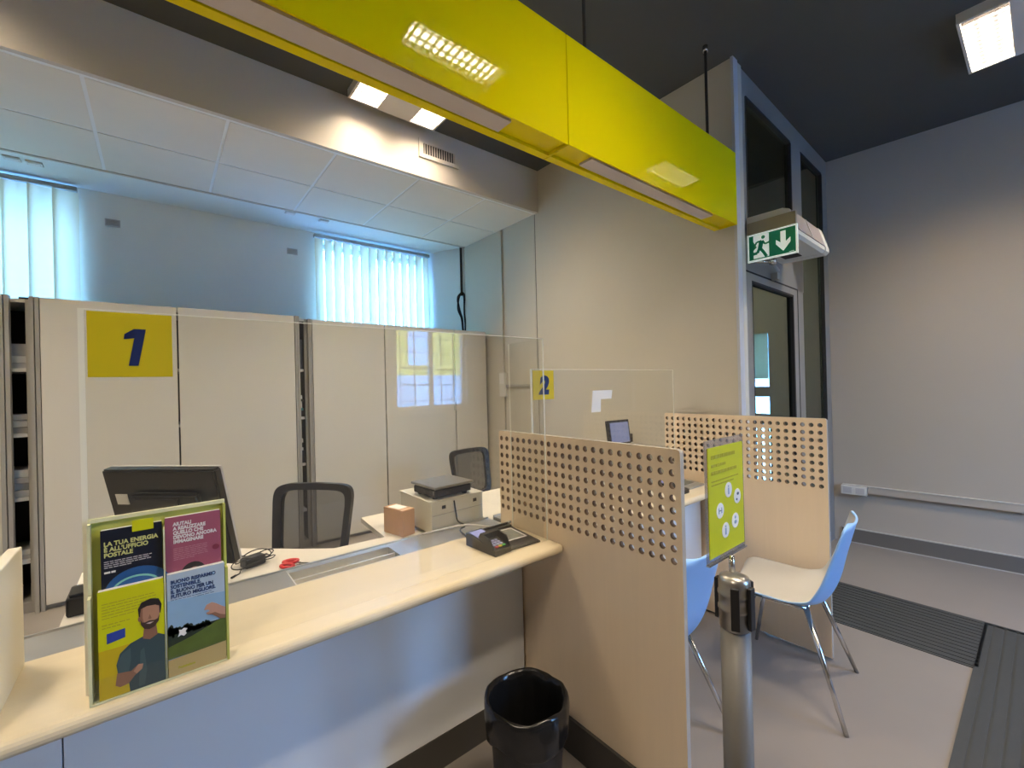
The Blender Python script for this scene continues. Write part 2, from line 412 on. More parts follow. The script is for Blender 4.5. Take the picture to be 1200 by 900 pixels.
# office right wall: a gypsum lining with two vertical joints
b = B(); b.box(XW, XW+0.12, 1.16, 2.935, 0, ZC, M_WALLP); b.box(XW+0.004, XW+0.12, 2.935, 2.945, 0, ZC, M_BASE)
b.box(XW, XW+0.12, 2.945, 3.40, 0, ZC, M_WALLP); b.box(XW+0.02, XW+0.12, 3.40, 3.45, 0, ZC, M_WALLP); b.box(XW, XW+0.12, 3.45, 4.12, 0, ZC, M_WALLP)
struct('wall_office', b)
# splayed reveal beside the middle window
struct('wall_reveal', B().prism([(2.495, YB), (2.722, 4.122), (2.95, 4.122), (2.95, YB)], 0, ZC, 'z', M_WALLB))
# back wall with two window openings
W1 = (-1.75, -0.47); W2 = (1.24, 2.46); WZ0, WZ1 = 1.55, 2.96
b = B(); t = 0.25
b.box(XL, 3.45, YB, YB+t, 0, WZ0, M_WALLB); b.box(XL, 3.45, YB, YB+t, WZ1, ZC, M_WALLB)
b.box(XL, W1[0], YB, YB+t, WZ0, WZ1, M_WALLB); b.box(W1[1], W2[0], YB, YB+t, WZ0, WZ1, M_WALLB); b.box(W2[1], 3.45, YB, YB+t, WZ0, WZ1, M_WALLB)
struct('wall_back', b)
def window(n, x0, x1, z0, z1, y, mull=1):
    w = sempty('window_%d' % n, ((x0+x1)/2, y, z0))
    fb = B(); f = 0.05
    fb.box(x0, x1, y-0.03, y+0.03, z0, z0+f, M_OFFW).box(x0, x1, y-0.03, y+0.03, z1-f, z1, M_OFFW)
    fb.box(x0, x0+f, y-0.03, y+0.03, z0+f, z1-f, M_OFFW).box(x1-f, x1, y-0.03, y+0.03, z0+f, z1-f, M_OFFW)
    for i in range(mull):
        xm = x0 + (x1-x0)*(i+1)/(mull+1); fb.box(xm-0.03, xm+0.03, y-0.03, y+0.03, z0+f, z1-f, M_OFFW)
    obj('window_frame', fb, None, w)
    for i in range(mull+1):
        xa = x0+f + (x1-x0-2*f)*i/(mull+1); xb = x0+f + (x1-x0-2*f)*(i+1)/(mull+1)
        obj('pane', B().box(xa, xb, y-0.004, y+0.004, z0+f, z1-f), M_PANE, w)
    return w
window(1, *W1, WZ0, WZ1, YB+0.17); window(2, *W2, WZ0, WZ1, YB+0.17)
portal('portal_back', (-1.11, YB+0.27, 2.25), (-PI/2, 0, 0), 1.28, 1.41)
portal('portal_back', (1.85, YB+0.27, 2.25), (-PI/2, 0, 0), 1.22, 1.41)
# rear wall of the hall with the barred window that the screen mirrors
RX0, RX1, RZ0, RZ1 = 2.60, 3.80, 1.12, 3.10
b = B(); t = 0.2
b.box(XL, 6.5, YR-t, YR, 0, RZ0, M_WALL); b.box(XL, 6.5, YR-t, YR, RZ1, ZC, M_WALL)
b.box(XL, RX0, YR-t, YR, RZ0, RZ1, M_WALL); b.box(RX1, 6.5, YR-t, YR, RZ0, RZ1, M_WALL)
struct('wall_rear', b)
w3 = window(3, RX0, RX1, RZ0, RZ1, YR-0.1)
b = B()
for i in range(5): b.cyl((RX0+0.15+i*0.225, YR-0.17, RZ0), (RX0+0.15+i*0.225, YR-0.17, RZ1), 0.008, n=8)
for i in range(8): b.cyl((RX0, YR-0.17, RZ0+0.12+i*0.25), (RX1, YR-0.17, RZ0+0.12+i*0.23), 0.008, n=8)
obj('window_bars', b, M_BLACKM, w3)
portal('portal_rear', ((RX0+RX1)/2, YR-0.22, (RZ0+RZ1)/2), (PI/2, 0, 0), RX1-RX0, RZ1-RZ0)

# ---- suspended soffit over the staff side
SY0, SY1, SZ = 2.885, 4.12, 3.0
so = sempty('ceiling_soffit', (0, SY0, SZ))
b = B(); b.box(XL, XW-0.002, SY0+0.055, SY1-0.02, SZ+0.008, SZ+0.06, M_GRID); b.box(XL, XW-0.002, SY0, SY0+0.03, SZ, ZC, M_SOFF)
b.box(XL, XW-0.002, SY0+0.03, SY0+0.055, SZ+0.002, SZ+0.02, M_GRID)
b.box(XL, XW-0.002, SY1-0.02, SY1, SZ, ZC, M_SOFF)
obj('soffit_box', b, None, so)
xs = [0.338+0.602*k for k in range(-5, 5)]
tile_me = None
for xa in xs[:-1]:
    for ya in (SY0+0.06, 3.525):
        xb = min(xa+0.602, XW-0.004); x_a = max(xa, XL+0.01)
        yb2 = 3.515 if ya < 3.0 else SY1-0.025
        obj('ceiling_tile', B().box(x_a+0.009, xb-0.009, ya+0.004, yb2-0.004, SZ+0.0045, SZ+0.018), M_TILE, so)
struct('ceiling_window', B().box(XL, 3.45, SY1, YB, SZ+0.02, SZ+0.08, M_WALLB))

# ---- glass partition: corner column, transoms, door, side light (skewed by PA)
def pp(s, d, z):      # s along the partition, d towards the hall
    return (XW + s*math.cos(PA) + d*math.sin(PA), 1.165 + s*math.sin(PA) - d*math.cos(PA), z)
def pbox(b, s0, s1, d0, d1, z0, z1, m=None):
    b.hexa([pp(s0, d1, z0), pp(s1, d1, z0), pp(s1, d0, z0), pp(s0, d0, z0), pp(s0, d1, z1), pp(s1, d1, z1), pp(s1, d0, z1), pp(s0, d0, z1)], m)
    return b
SMAX = 1.985
w4 = sempty('window_4', pp(1.0, 0, 0))
b = B(); pbox(b, 0.12, SMAX, -0.05, 0.0, 3.23, ZC, M_ALUF); pbox(b, 0.12, 0.19, -0.05, 0.0, 2.2, 3.23, M_ALUF)
pbox(b, 1.04, 1.27, -0.05, 0.0, 2.2, 3.23, M_ALUF); pbox(b, 1.84, SMAX, -0.05, 0.0, 0, 3.23, M_ALUF)
pbox(b, 1.10, 1.25, -0.05, 0.0, 0, 2.2, M_ALUF); pbox(b, 0.12, 1.27, -0.05, 0.0, 2.12, 2.45, M_ALUF); pbox(b, 1.25, 1.84, -0.05, 0.0, 0, 0.1, M_ALUF)
obj('window_frame', b, None, w4)
b = B(); pbox(b, 0.185, 0.20, -0.022, 0.002, 2.45, 3.225, M_BLACKM); pbox(b, 1.03, 1.045, -0.022, 0.002, 2.45, 3.225, M_BLACKM); pbox(b, 0.20, 1.03, -0.022, 0.002, 3.221, 3.235, M_BLACKM)
pbox(b, 1.83, 1.845, -0.022, 0.002, 0.1, 3.225, M_BLACKM); pbox(b, 1.265, 1.83, -0.022, 0.002, 3.221, 3.235, M_BLACKM)
obj('gasket', b, None, w4)
obj('pane', pbox(B(), 0.19, 1.04, -0.03, -0.02, 2.45, 3.23), M_DARKG, w4)
obj('pane', pbox(B(), 1.25, 1.84, -0.03, -0.02, 0.1, 3.23), M_DARKG, w4)
b = B(); pbox(b, 0.052, 0.12, -0.12, 0.0, 0, ZC, M_ALUF); pbox(b, -0.010, 0.052, -0.003, 0.014, 0, ZC, M_ALUW)
struct('trim_1', b)
d1 = sempty('door_1', pp(0.62, 0, 0))
b = B(); pbox(b, 0.12, 0.217, -0.04, 0.005, 0.0, 2.12, M_ALUF); pbox(b, 1.005, 1.10, -0.04, 0.005, 0, 2.12, M_ALUF)
pbox(b, 0.217, 1.005, -0.04, 0.005, 2.07, 2.12, M_ALUF); pbox(b, 0.217, 1.005, -0.04, 0.005, 0, 0.12, M_ALUF)
obj('door_leaf', b, None, d1)
b = B(); pbox(b, 0.217, 0.225, -0.035, 0.007, 0.12, 2.07, M_BLACKM); pbox(b, 0.985, 1.005, -0.035, 0.007, 0.12, 2.07, M_BLACKM); pbox(b, 0.225, 0.985, -0.035, 0.007, 2.055, 2.07, M_BLACKM)
pbox(b, 1.092, 1.104, -0.04, 0.007, 0, 2.12, M_BLACKM); pbox(b, 0.12, 1.10, -0.04, 0.007, 2.115, 2.125, M_BLACKM)
obj('door_gasket', b, None, d1)
obj('door_pane', pbox(B(), 0.217, 1.005, -0.022, -0.014, 0.12, 2.07), M_DARKG, d1)
b = B(); pbox(b, 0.55, 0.60, 0.005, 0.045, 2.12, 2.165, M_STEELG)
b.tube([pp(0.30, 0.10, 2.18), pp(0.2, 0.03, 2.18)], 0.008, m=M_CHROME); b.tube([pp(0.30, 0.10, 2.18), pp(0.62, 0.03, 2.19)], 0.009, m=M_STEELG)
b.cyl(pp(0.30, 0.10, 2.165), pp(0.30, 0.10, 2.20), 0.020, m=M_CHROME)
obj('door_closer', b, None, d1)
# glazed slit in the vestibule's outer wall, half covered by a cream blind
w5 = sempty('window_5', (rwx(1.81), 1.81, 0))
b = B(); rstrip(b, 1.72, 1.735, 0, 1.9, 0.02, M_ALUF, -0.06); rstrip(b, 1.885, 1.90, 0, 1.9, 0.02, M_ALUF, -0.06)
for z in (1.27, 1.0): rstrip(b, 1.735, 1.885, z, z+0.1, 0.02, M_ALUF, -0.06)
obj('window_frame', b, None, w5)
b = B(); rstrip(b, 1.735, 1.885, 0, 1.9, 0.006, M_PANE, -0.08); obj('pane', b, None, w5)
b = B(); rstrip(b, 1.735, 1.885, 1.45, 1.9, 0.004, M_BLINDC, -0.035); obj('roller_blind', b, None, w5)

# ---------------------------------------------------------------- outdoors behind the hall window
yb_ = thing('street_building', (3.5, -13.0, 0), 'orange and grey street building seen reflected through the barred window', 'building')
b = B(); b.box(-6, 16, -13.4, -13.0, 1.9, 4.6, M_ORANGE); b.box(-6, 16, -13.4, -13.0, 0, 1.9, M_FACG); obj('facade', b, None, yb_)
for i in range(7):
    x = -4.5 + i*2.4
    obj('window', B().box(x, x+1.0, -12.99, -12.9, 2.3, 3.7), M_FACW, yb_)
    obj('shutter', B().box(x+0.3, x+1.6, -12.99, -12.93, 0.0, 1.7), M_FACW, yb_)
t = thing('sky_blocker', (1.0, 9.5, 0), 'unseen pale building added behind the office windows to block sky light', 'building')
obj('facade', B().box(-9, 12, 9.5, 9.8, -0.1, 5.2), M_FACG, t)  # unseen, added to cut and neutralise sky light through the back windows
struct('floor_courtyard', B().box(-9, 12, YB+0.3, 9.5, -0.12, -0.02, M_ASPH))
struct('floor_street', B().box(-8, 16, -13.0, YR-0.25, -0.12, -0.02, M_ASPH))

# ---------------------------------------------------------------- ceiling lamps (louvred square fittings with two lit strips)
def lamp_light(name, parent, x, y, z, sx, sy, power):
    l = bpy.data.lights.new(name, 'AREA'); l.shape = 'RECTANGLE'; l.size = sx; l.size_y = sy; l.energy = power; l.color = (1.0, 0.835, 0.63); l.spread = math.radians(138)
    o = bpy.data.objects.new(name, l); COL.objects.link(o); o.parent = parent; o.location = (x, y, z)
def make_lamp(label, loc, rz):
    t = thing('ceiling_lamp', loc, label, 'lamp', rz=rz)
    h = 0.055
    b = B(); b.box(-0.31, 0.31, -0.31, 0.31, -0.006, 0.0, M_LAMP)
    b.box(-0.31, -0.296, -0.31, 0.31, -h, -0.006, M_LAMP).box(0.296, 0.31, -0.31, 0.31, -h, -0.006, M_LAMP)
    b.box(-0.296, 0.296, -0.31, -0.296, -h, -0.006, M_LAMP).box(-0.296, 0.296, 0.296, 0.31, -h, -0.006, M_LAMP)
    b.box(-0.12, 0.12, -0.296, 0.296, -h, -0.006, M_LAMP)
    obj('housing', b, None, t, local=True)
    for s in (-1, 1):
        xc = s*0.208
        tb = B(); tb.cyl((xc-0.035, -0.285, -0.020), (xc-0.035, 0.285, -0.020), 0.008, n=8).cyl((xc+0.035, -0.285, -0.020), (xc+0.035, 0.285, -0.020), 0.008, n=8)
        obj('tube', tb, M_TUBE, t, local=True)
        lb = B()
        for k in range(13):
            y = -0.27 + k*0.045; lb.box(xc-0.086, xc+0.086, y-0.0015, y+0.0015, -h, -0.032)
        obj('louvre', lb, M_LOUV, t, local=True)
        lamp_light('lamp_light', t, xc, 0, -0.012, 0.165, 0.56, LAMP_POWER)
    return t
lampA = make_lamp('square white ceiling lamp behind the yellow beam, above the service desk', (1.29, 2.505, ZC), 0)
lampB = dup(lampA, (3.67, -0.03, ZC), PI/2, 'square louvred ceiling lamp in the upper right, near the right wall')
lampC = dup(lampA, (1.35, -0.02, ZC), PI/2, 'square louvred ceiling lamp over the waiting hall, mirrored in the yellow beam')
lampD = dup(lampA, (-1.05, 2.505, ZC), 0, 'square ceiling lamp above the left end of the staff side')
lampE = dup(lampA, (-0.95, -0.02, ZC), PI/2, 'square louvred ceiling lamp at the left of the waiting hall')
lampF = dup(lampA, (2.6, -2.0, ZC), PI/2, 'square louvred ceiling lamp at the back of the waiting hall')
fillG = dup(lampA, (3.9, 2.1, ZC), PI/2, 'added square louvred ceiling lamp that brightens the space behind the glass partition')  # no source seen here, added to brighten the view through the glass

# ---------------------------------------------------------------- yellow beam
BY0, BY1, BZ0, BZ1 = 1.147, 1.285, 2.368, 2.795
beam = thing('yellow_beam', (1.24, 1.216, BZ0), 'long glossy yellow box beam hung above the counters', 'canopy')
def beam_seg(xa, xb):
    b = B(); b.box(xa, xb, BY0, BY0+0.004, BZ0, BZ1, M_YEL); b.box(xa, xb, BY0+0.004, BY1, BZ1-0.004, BZ1, M_YEL)
    b.box(xa, xb, BY1-0.004, BY1, BZ0, BZ1-0.004, M_YEL); b.box(xa, xa+0.004, BY0+0.004, BY1-0.004, BZ0, BZ1-0.004, M_YEL); b.box(xb-0.004, xb, BY0+0.004, BY1-0.004, BZ0, BZ1-0.004, M_YEL)
    b.box(xa, xb, BY0+0.004, BY1-0.034, BZ0+0.012, BZ0+0.016, M_YEL); b.box(xa+0.004, xb-0.004, BY1-0.034, BY1-0.004, BZ0, BZ0+0.016, M_YEL)
    return b
sg = obj('beam_section', beam_seg(1.243, 2.685), None, beam); obj('diffuser', B().box(1.40, 2.43, BY0+0.022, BY0+0.088, BZ0+0.002, BZ0+0.012), M_DIFF, sg)
sg = obj('beam_section', beam_seg(-1.6, 1.239), None, beam); obj('diffuser', B().box(-1.4, 0.975, BY0+0.022, BY0+0.098, BZ0+0.002, BZ0+0.012), M_DIFF, sg)
for x in (2.487, 1.43, -0.4):
    b = B(); b.cyl((x, 1.216, BZ1), (x, 1.216, ZC), 0.008, n=10, m=M_BLACKM); b.cyl((x, 1.216, ZC-0.035), (x, 1.216, ZC), 0.014, n=10, m=M_CHROME)
    obj('hanging_rod', b, None, beam)

# ---------------------------------------------------------------- counters
def nose_profile(z1=0.81, y0=1.222, y1=1.565, r=0.0175, th=0.035):
    P = [(y1, z1), (y1, z1-th)]
    for k in range(9):
        a = -PI/2 - PI*k/8
        P.append((y0+r+r*math.cos(a), z1-r+r*math.sin(a)))
    return P
def counter(x0, x1, seams, label, fy=1.475):
    t = thing('service_counter', ((x0+x1)/2, 1.5, 0), label, 'counter')
    b = B(); b.prism(nose_profile(), x0, x1, 'x', M_TOP)
    obj('worktop', b, None, t)
    xs_ = [x0] + seams + [x1]
    for a, c in zip(xs_, xs_[1:]):
        obj('front_panel', B().box(a+0.0015, c-0.0015, fy, fy+0.02, 0.126, 0.775, bev=0.001), M_WHITE, t)
    obj('plinth', B().box(x0, x1, fy-0.002, fy+0.025, 0.0, 0.124), M_BASE, t)
    obj('carcass', B().box(x0, x1, fy+0.022, 1.56, 0.0, 0.774), M_WHITE, t)
    # steel pass-through strip behind the wood, with a coin tray let into it
    tx0, tx1 = x0+ (0.34+1.9 if x0 < 0 else 0.45), 0
    tx1 = tx0+0.375
    b = B(); ya, yb2 = 1.567, 1.725
    b.box(x0, tx0, ya, yb2, 0.79, 0.806, M_STEELG); b.box(tx1, x1, ya, yb2, 0.79, 0.806, M_STEEL)  # left run is the same steel, its weaker light put into the grey
    b.box(tx0, tx1, ya, ya+0.012, 0.76, 0.806, M_STEEL); b.box(tx0, tx1, yb2-0.03, yb2, 0.76, 0.806, M_STEEL)
    b.box(x0, x1, yb2, yb2+0.006, 0.775, 0.812, M_STEEL)
    obj('steel_strip', b, None, t)
    b = B(); b.box(tx0, tx1, ya+0.012, yb2-0.03, 0.76, 0.766, M_STEELB); b.box(tx0, tx0+0.004, ya+0.012, yb2-0.03, 0.766, 0.806, M_STEELB); b.box(tx1-0.004, tx1, ya+0.012, yb2-0.03, 0.766, 0.806, M_STEEL)
    b.box(tx0+0.004, tx1-0.004, 1.63, 1.638, 0.766, 0.80, M_STEELB)
    obj('coin_tray', b, None, t)
    return t
c1 = counter(-1.9, 1.232, [-1.2, -0.19], 'long service counter with maple worktop and white front, in the foreground')
c2 = counter(1.266, 2.625, [], 'service counter of the second station, between the two perforated panels', 1.385)

# staff desk behind counter 1 (cut away around the clerk's seat)
t = thing('staff_desk', (0.4, 1.95, 0.2), 'pale staff desk with a cut-away for the seat, behind the steel strip', 'desk')
dp = [(-0.235, 1.733), (1.232, 1.733), (1.232, 2.25), (0.80, 2.25), (0.775, 1.885), (0.56, 1.90), (0.46, 1.985), (0.247, 2.19), (0.05, 2.30), (-0.235, 2.30)]
obj('desktop', B().prism(dp, 0.757, 0.782, 'z', M_DESK), None, t)
obj('leg', B().box(-0.225, -0.20, 1.78, 2.28, 0.2, 0.757), M_DESK, t); obj('leg', B().box(1.20, 1.225, 1.78, 2.24, 0.2, 0.757), M_DESK, t)
obj('modesty_panel', B().box(-0.2, 1.2, 1.74, 1.755, 0.35, 0.757), M_DESK, t)
t = thing('staff_desk', (1.95, 2.0, 0.2), 'pale desk of the second station, behind the far counter', 'desk')
obj('desktop', B().box(1.27, 2.62, 1.733, 2.25, 0.757, 0.782), M_DESK, t)
obj('leg', B().box(1.28, 1.305, 1.78, 2.24, 0.2, 0.757), M_DESK, t); obj('leg', B().box(2.58, 2.605, 1.78, 2.24, 0.2, 0.757), M_DESK, t)

# left divider on the counter
solo('counter_divider', B().box(-0.283, -0.259, 1.245, 1.55, 0.811, 1.093, bev=0.003), M_CREAM, 'plain cream divider board standing on the left end of the counter', 'divider', base=(-0.27, 1.4, 0.811))

# ---------------------------------------------------------------- perforated panels
def perforated(x, th, label):
    t = thing('perforated_panel', (x, 1.17, 0), label, 'divider')
    y0, y1, z0, z1 = 0.716, 1.634, 0.012, 1.237
    p = 0.0395; nc, nr = 23, 9; ya = 0.745-p/2; za = 0.886-p/2; r = 0.0112
    bm = bmesh.new(); mi_f, mi_e = 0, 1
    X0, X1 = x, x+th
    def quad(a, b_, c, d, mi=0):
        f = bm.faces.new([bm.verts.new(q) for q in (a, b_, c, d)]); f.material_index = mi
    n = 16
    ang = [2*PI*k/n + PI/n*0 for k in range(n)]
    def sq(a):
        c, s = math.cos(a), math.sin(a); m_ = max(abs(c), abs(s)); return (c/m_*p/2, s/m_*p/2)
    for i in range(nc):
        for j in range(nr):
            cy_, cz_ = ya+p/2+i*p, za+p/2+j*p
            rings = []
            for X in (X0, X1):
                o_ = [bm.verts.new((X, cy_+sq(a)[0], cz_+sq(a)[1])) for a in ang]; q_ = [bm.verts.new((X, cy_+r*math.cos(a), cz_+r*math.sin(a))) for a in ang]
                for k in range(n):
                    bm.faces.new([o_[k], o_[(k+1) % n], q_[(k+1) % n], q_[k]])
                rings.append(q_)
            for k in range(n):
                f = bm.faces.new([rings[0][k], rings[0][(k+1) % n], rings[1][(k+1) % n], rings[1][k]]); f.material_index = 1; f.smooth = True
    yb2, zb = ya+nc*p, za+nr*p
    cr = 0.0135
    for X in (X0, X1):
        quad((X, y0, z0), (X, y1, z0), (X, y1, za), (X, y0, za))
        quad((X, y0, za), (X, ya, za), (X, ya, zb), (X, y0, zb)); quad((X, yb2, za), (X, y1, za), (X, y1, zb), (X, yb2, zb))
        pts = [(y0, zb), (y1, zb)] + [(y1-cr+cr*math.cos(a), z1-cr+cr*math.sin(a)) for a in [PI/2*k/6 for k in range(7)]] + [(y0+cr+cr*math.cos(a), z1-cr+cr*math.sin(a)) for a in [PI/2+PI/2*k/6 for k in range(7)]]
        bm.faces.new([bm.verts.new((X, *q)) for q in pts])
    per = [(y0, z0), (y1, z0)] + pts[2:]
    for a, c in zip(per, per[1:]+per[:1]):
        f = bm.faces.new([bm.verts.new((X0, *a)), bm.verts.new((X0, *c)), bm.verts.new((X1, *c)), bm.verts.new((X1, *a))]); f.material_index = 2
    bmesh.ops.remove_doubles(bm, verts=bm.verts, dist=0.0002)
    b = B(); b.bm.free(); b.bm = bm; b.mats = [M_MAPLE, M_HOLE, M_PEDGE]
    obj('board', b, None, t)
    return t
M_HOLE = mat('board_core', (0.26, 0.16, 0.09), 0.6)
M_PEDGE = mat('board_edge', (0.42, 0.38, 0.33), 0.35)
p1 = perforated(1.24, 0.02, 'maple perforated panel at the right end of the near counter, beside the bin')
obj('plinth', B().box(1.226, 1.2385, 0.80, 1.468, 0.0, 0.138), M_BASE, p1, label='black plinth along the foot of the panel')
p2 = perforated(2.645, 0.02, 'farther maple perforated panel, behind the fully visible shell chair, beside the glass door')

# ---------------------------------------------------------------- plexiglass screens with station numbers
def screen(x0, x1, y, z0, z1, label, lean=0.0):
    t = thing('plexiglass_screen', ((x0+x1)/2, y, z0), label, 'screen')
    th = 0.004
    b = B(); b.hexa([(x0+th, y, z0), (x1-th, y, z0), (x1-th, y+th, z0), (x0+th, y+th, z0), (x0+th, y+lean, z1-th), (x1-th, y+lean, z1-th), (x1-th, y+lean+th, z1-th), (x0+th, y+lean+th, z1-th)], M_PLEXI)
    obj('sheet', b, None, t)
    b = B()
    for xa, xb in ((x0-0.006, x0+th), (x1-th, x1)):
        b.hexa([(xa, y, z0), (xb, y, z0), (xb, y+th, z0), (xa, y+th, z0), (xa, y+lean, z1), (xb, y+lean, z1), (xb, y+lean+th, z1), (xa, y+lean+th, z1)], M_PLEXE)
    b.box(x0+th, x1-th, y+lean, y+lean+th, z1-th*0.6, z1, M_PLEXE)
    obj('sheet_edge', b, None, t)
    return t
s1 = screen(-0.125, 1.222, 1.296, 0.812, 1.636, 'clear plexiglass screen standing on the near counter, bearing the number 1')
b = B().box(1.204, 1.208, 1.304, 1.50, 0.812, 1.630, M_PLEXI); obj('side_wing', b, None, s1)
obj('sheet_edge', B().box(1.204, 1.208, 1.50, 1.504, 0.812, 1.630, M_PLEXE), None, s1)
s2 = screen(1.365, 2.60, 1.535, 0.812, 1.522, 'clear plexiglass screen of the far station, bearing the number 2')
def number_sign(x, y, z, w, h, s, label, sz, shear):
    t = thing('number_sign', (x+w/2, y, z), label, 'sign', 'station number signs')
    obj('plate', B().box(x, x+w, y-0.003, y, z, z+h, bev=0.0008), M_YELP, t)
    if s == '1':
        P1 = [(0.36, 0.588), (0.372, 0.668), (0.50, 0.754), (0.668, 0.754), (0.555, 0.175), (0.42, 0.175), (0.505, 0.610)]
        obj('numeral', B().prism([(x+w*(0.10+0.86*u), z+h*v) for u, v in P1], y-0.0042, y-0.0031, 'y', M_NAVY), None, t)
        return t
    text_part('numeral', s, sz, M_NAVY, t, (x+w*0.5, y-0.0034, z+h*0.5-sz*0.345), (1, 0, 0), (0, 0, 1), shear=shear, bold=0.0065, align='CENTER', sx=1.05)
    return t
number_sign(-0.117, 1.2955, 1.488, 0.144, 0.143, '1', 'yellow number 1 sign at the top left of the near screen', 0.12, 0.25)
number_sign(1.372, 1.5345, 1.375, 0.137, 0.140, '2', 'small yellow number 2 sign on the far screen', 0.115, 0.15)
b = B().prism([(1.80, 1.408), (1.965, 1.408), (1.955, 1.360), (1.865, 1.360), (1.86, 1.292), (1.785, 1.292)], 1.5325, 1.5345, 'y')  # flat white L shape just in front of the far sheet
solo('white_patch', b, M_PAPER, 'white L shaped patch on the far screen', 'notice', base=(1.87, 1.533, 1.292))

# ---------------------------------------------------------------- brochure holder and brochures
hx0, hx1, hy0, hy1, hz0, hz1 = -0.121, 0.121, 1.244, 1.290, 0.811, 1.178
h = thing('brochure_holder', (0, 1.267, 0.811), 'lime edged acrylic brochure holder with four pockets, standing on the counter', 'holder')
b = B(); b.box(hx0, hx1, hy1-0.004, hy1, hz0, hz1, M_LIME); obj('back_panel', b, None, h)
b = B(); b.box(hx0, hx1, hy1-0.010, hy1, hz1, hz1+0.008, M_LIMEL); b.box(hx0, hx0+0.005, hy0+0.02, hy1-0.004, hz0+0.22, hz1, M_LIMEL); b.box(hx0, hx0+0.005, hy0, hy1-0.004, hz0, hz0+0.22, M_LIMEL)
b.box(hx1-0.005, hx1, hy0+0.02, hy1-0.004, hz0+0.22, hz1, M_LIME); b.box(hx1-0.005, hx1, hy0, hy1-0.004, hz0, hz0+0.22, M_LIME)
obj('side_panel', b, None, h)
obj('divider', B().box(0.002, 0.005, hy0+0.004, hy1-0.004, hz0, hz1-0.03), M_LIMEL, h); obj('tray', B().box(hx0+0.005, hx1-0.005, hy0, hy1-0.004, hz0, hz0+0.004), M_LIMEL, h)
obj('pocket_front', B().box(hx0+0.005, hx1-0.005, hy0+0.0005, hy0+0.002, hz0+0.004, hz0+0.05), M_PLEXI, h)
EX, EZ = (1, 0, 0), (0, 0, 1)
def flat(parent, name, pts, y, m, t=0.0005):
    return obj(name, B().prism(pts, y-t, y, 'y', m), None, parent)
def ell(cx, cz, rx, rz, n=22, a0=0, a1=2*PI):
    return [(cx+rx*math.cos(a0+(a1-a0)*k/n), cz+rz*math.sin(a0+(a1-a0)*k/n)) for k in range(n if a1-a0 > 6.2 else n+1)]
def lines(parent, x, z, w, n, dz, y, m, hgt=0.0016):
    b = B()
    for i in range(n):
        k = 1.0 if i < n-1 else 0.6
        x_ = x
        while x_ < x+w*k-0.004:
            L = min(random.uniform(0.005, 0.013), x+w*k-x_); b.box(x_, x_+L, y-0.0004, y, z-i*dz, z-i*dz+hgt, m); x_ += L+0.0015
    return obj('body_text', b, None, parent)
# navy brochure (upper left)
def brochure(x0, x1, y, z0, z1, th, m, label):
    t = thing('brochure', ((x0+x1)/2, y, z0), label, 'brochure', 'brochures in the counter holder')
    b = B(); b.box(x0, x1, y, y+0.0012, z0, z1, m); b.box(x0+0.0006, x1-0.0006, y+0.0012, y+th, z0, z1-0.001, M_PAPER)
    t = thing_cover = obj('cover', b, None, t); return t
y = 1.264
t = brochure(-0.101, 0.0005, y, 0.955, 1.162, 0.016, M_DNAVY, 'dark navy energy brochure in the upper left pocket')
text_part('headline', "LA TUA ENERGIA\nÈ ALL'UFFICIO\nPOSTALE", 0.0125, M_TXTL, t, (-0.096, y-0.0004, 1.128), EX, EZ, bold=0.0004, sx=0.92, line=0.95)
lines(t, -0.096, 1.094, 0.078, 4, 0.0042, y, M_PAPERG); lines(t, -0.096, 1.070, 0.030, 1, 0.004, y, M_TXTW, 0.004)
flat(t, 'printed_glow', [p for p in ell(-0.042, 1.022, 0.056, 0.050, 20, 0, PI)], y, M_PBLUE)
b = B(); A = ell(-0.045, 1.025, 0.042, 0.030, 20, 0, PI); C_ = ell(-0.045, 1.025, 0.038, 0.026, 20, 0, PI)
b.prism(A + C_[::-1], y-0.0009, y-0.0005, 'y', M_CYAN); obj('printed_arc', b, None, t)
t2 = thing('paper_tag', (-0.035, 1.262, 1.146), 'bright yellow paper tag sticking out above the navy brochure', 'tag')
obj('tag', B().box(-0.050, -0.014, 1.2615, 1.2632, 1.150, 1.174), M_YELL, t2)
# pink brochure (upper right)
t = brochure(0.0055, 0.110, y, 0.955, 1.166, 0.016, M_PINK, 'dusky pink brochure in the upper right pocket')
text_part('headline', "AIUTALI\nA REALIZZARE\nQUELLO CHE\nDEVONO ANCORA\nIMMAGINARE", 0.0108, M_TXTW, t, (0.020, y-0.0004, 1.146), EX, EZ, bold=0.0005, sx=0.86, line=0.93)
lines(t, 0.020, 1.093, 0.064, 7, 0.0042, y, mat('print_rose', (0.50, 0.24, 0.28), 0.5), 0.001)
flat(t, 'printed_hair', ell(0.056, 1.030, 0.024, 0.026), y, M_HAIR); flat(t, 'printed_face', ell(0.058, 1.022, 0.016, 0.022), y-0.0005, M_SKIN)
flat(t, 'printed_stamp', [p for p in ell(0.100, 1.080, 0.007, 0.006)], y, mat('print_rose_dark', (0.22, 0.03, 0.06), 0.5))
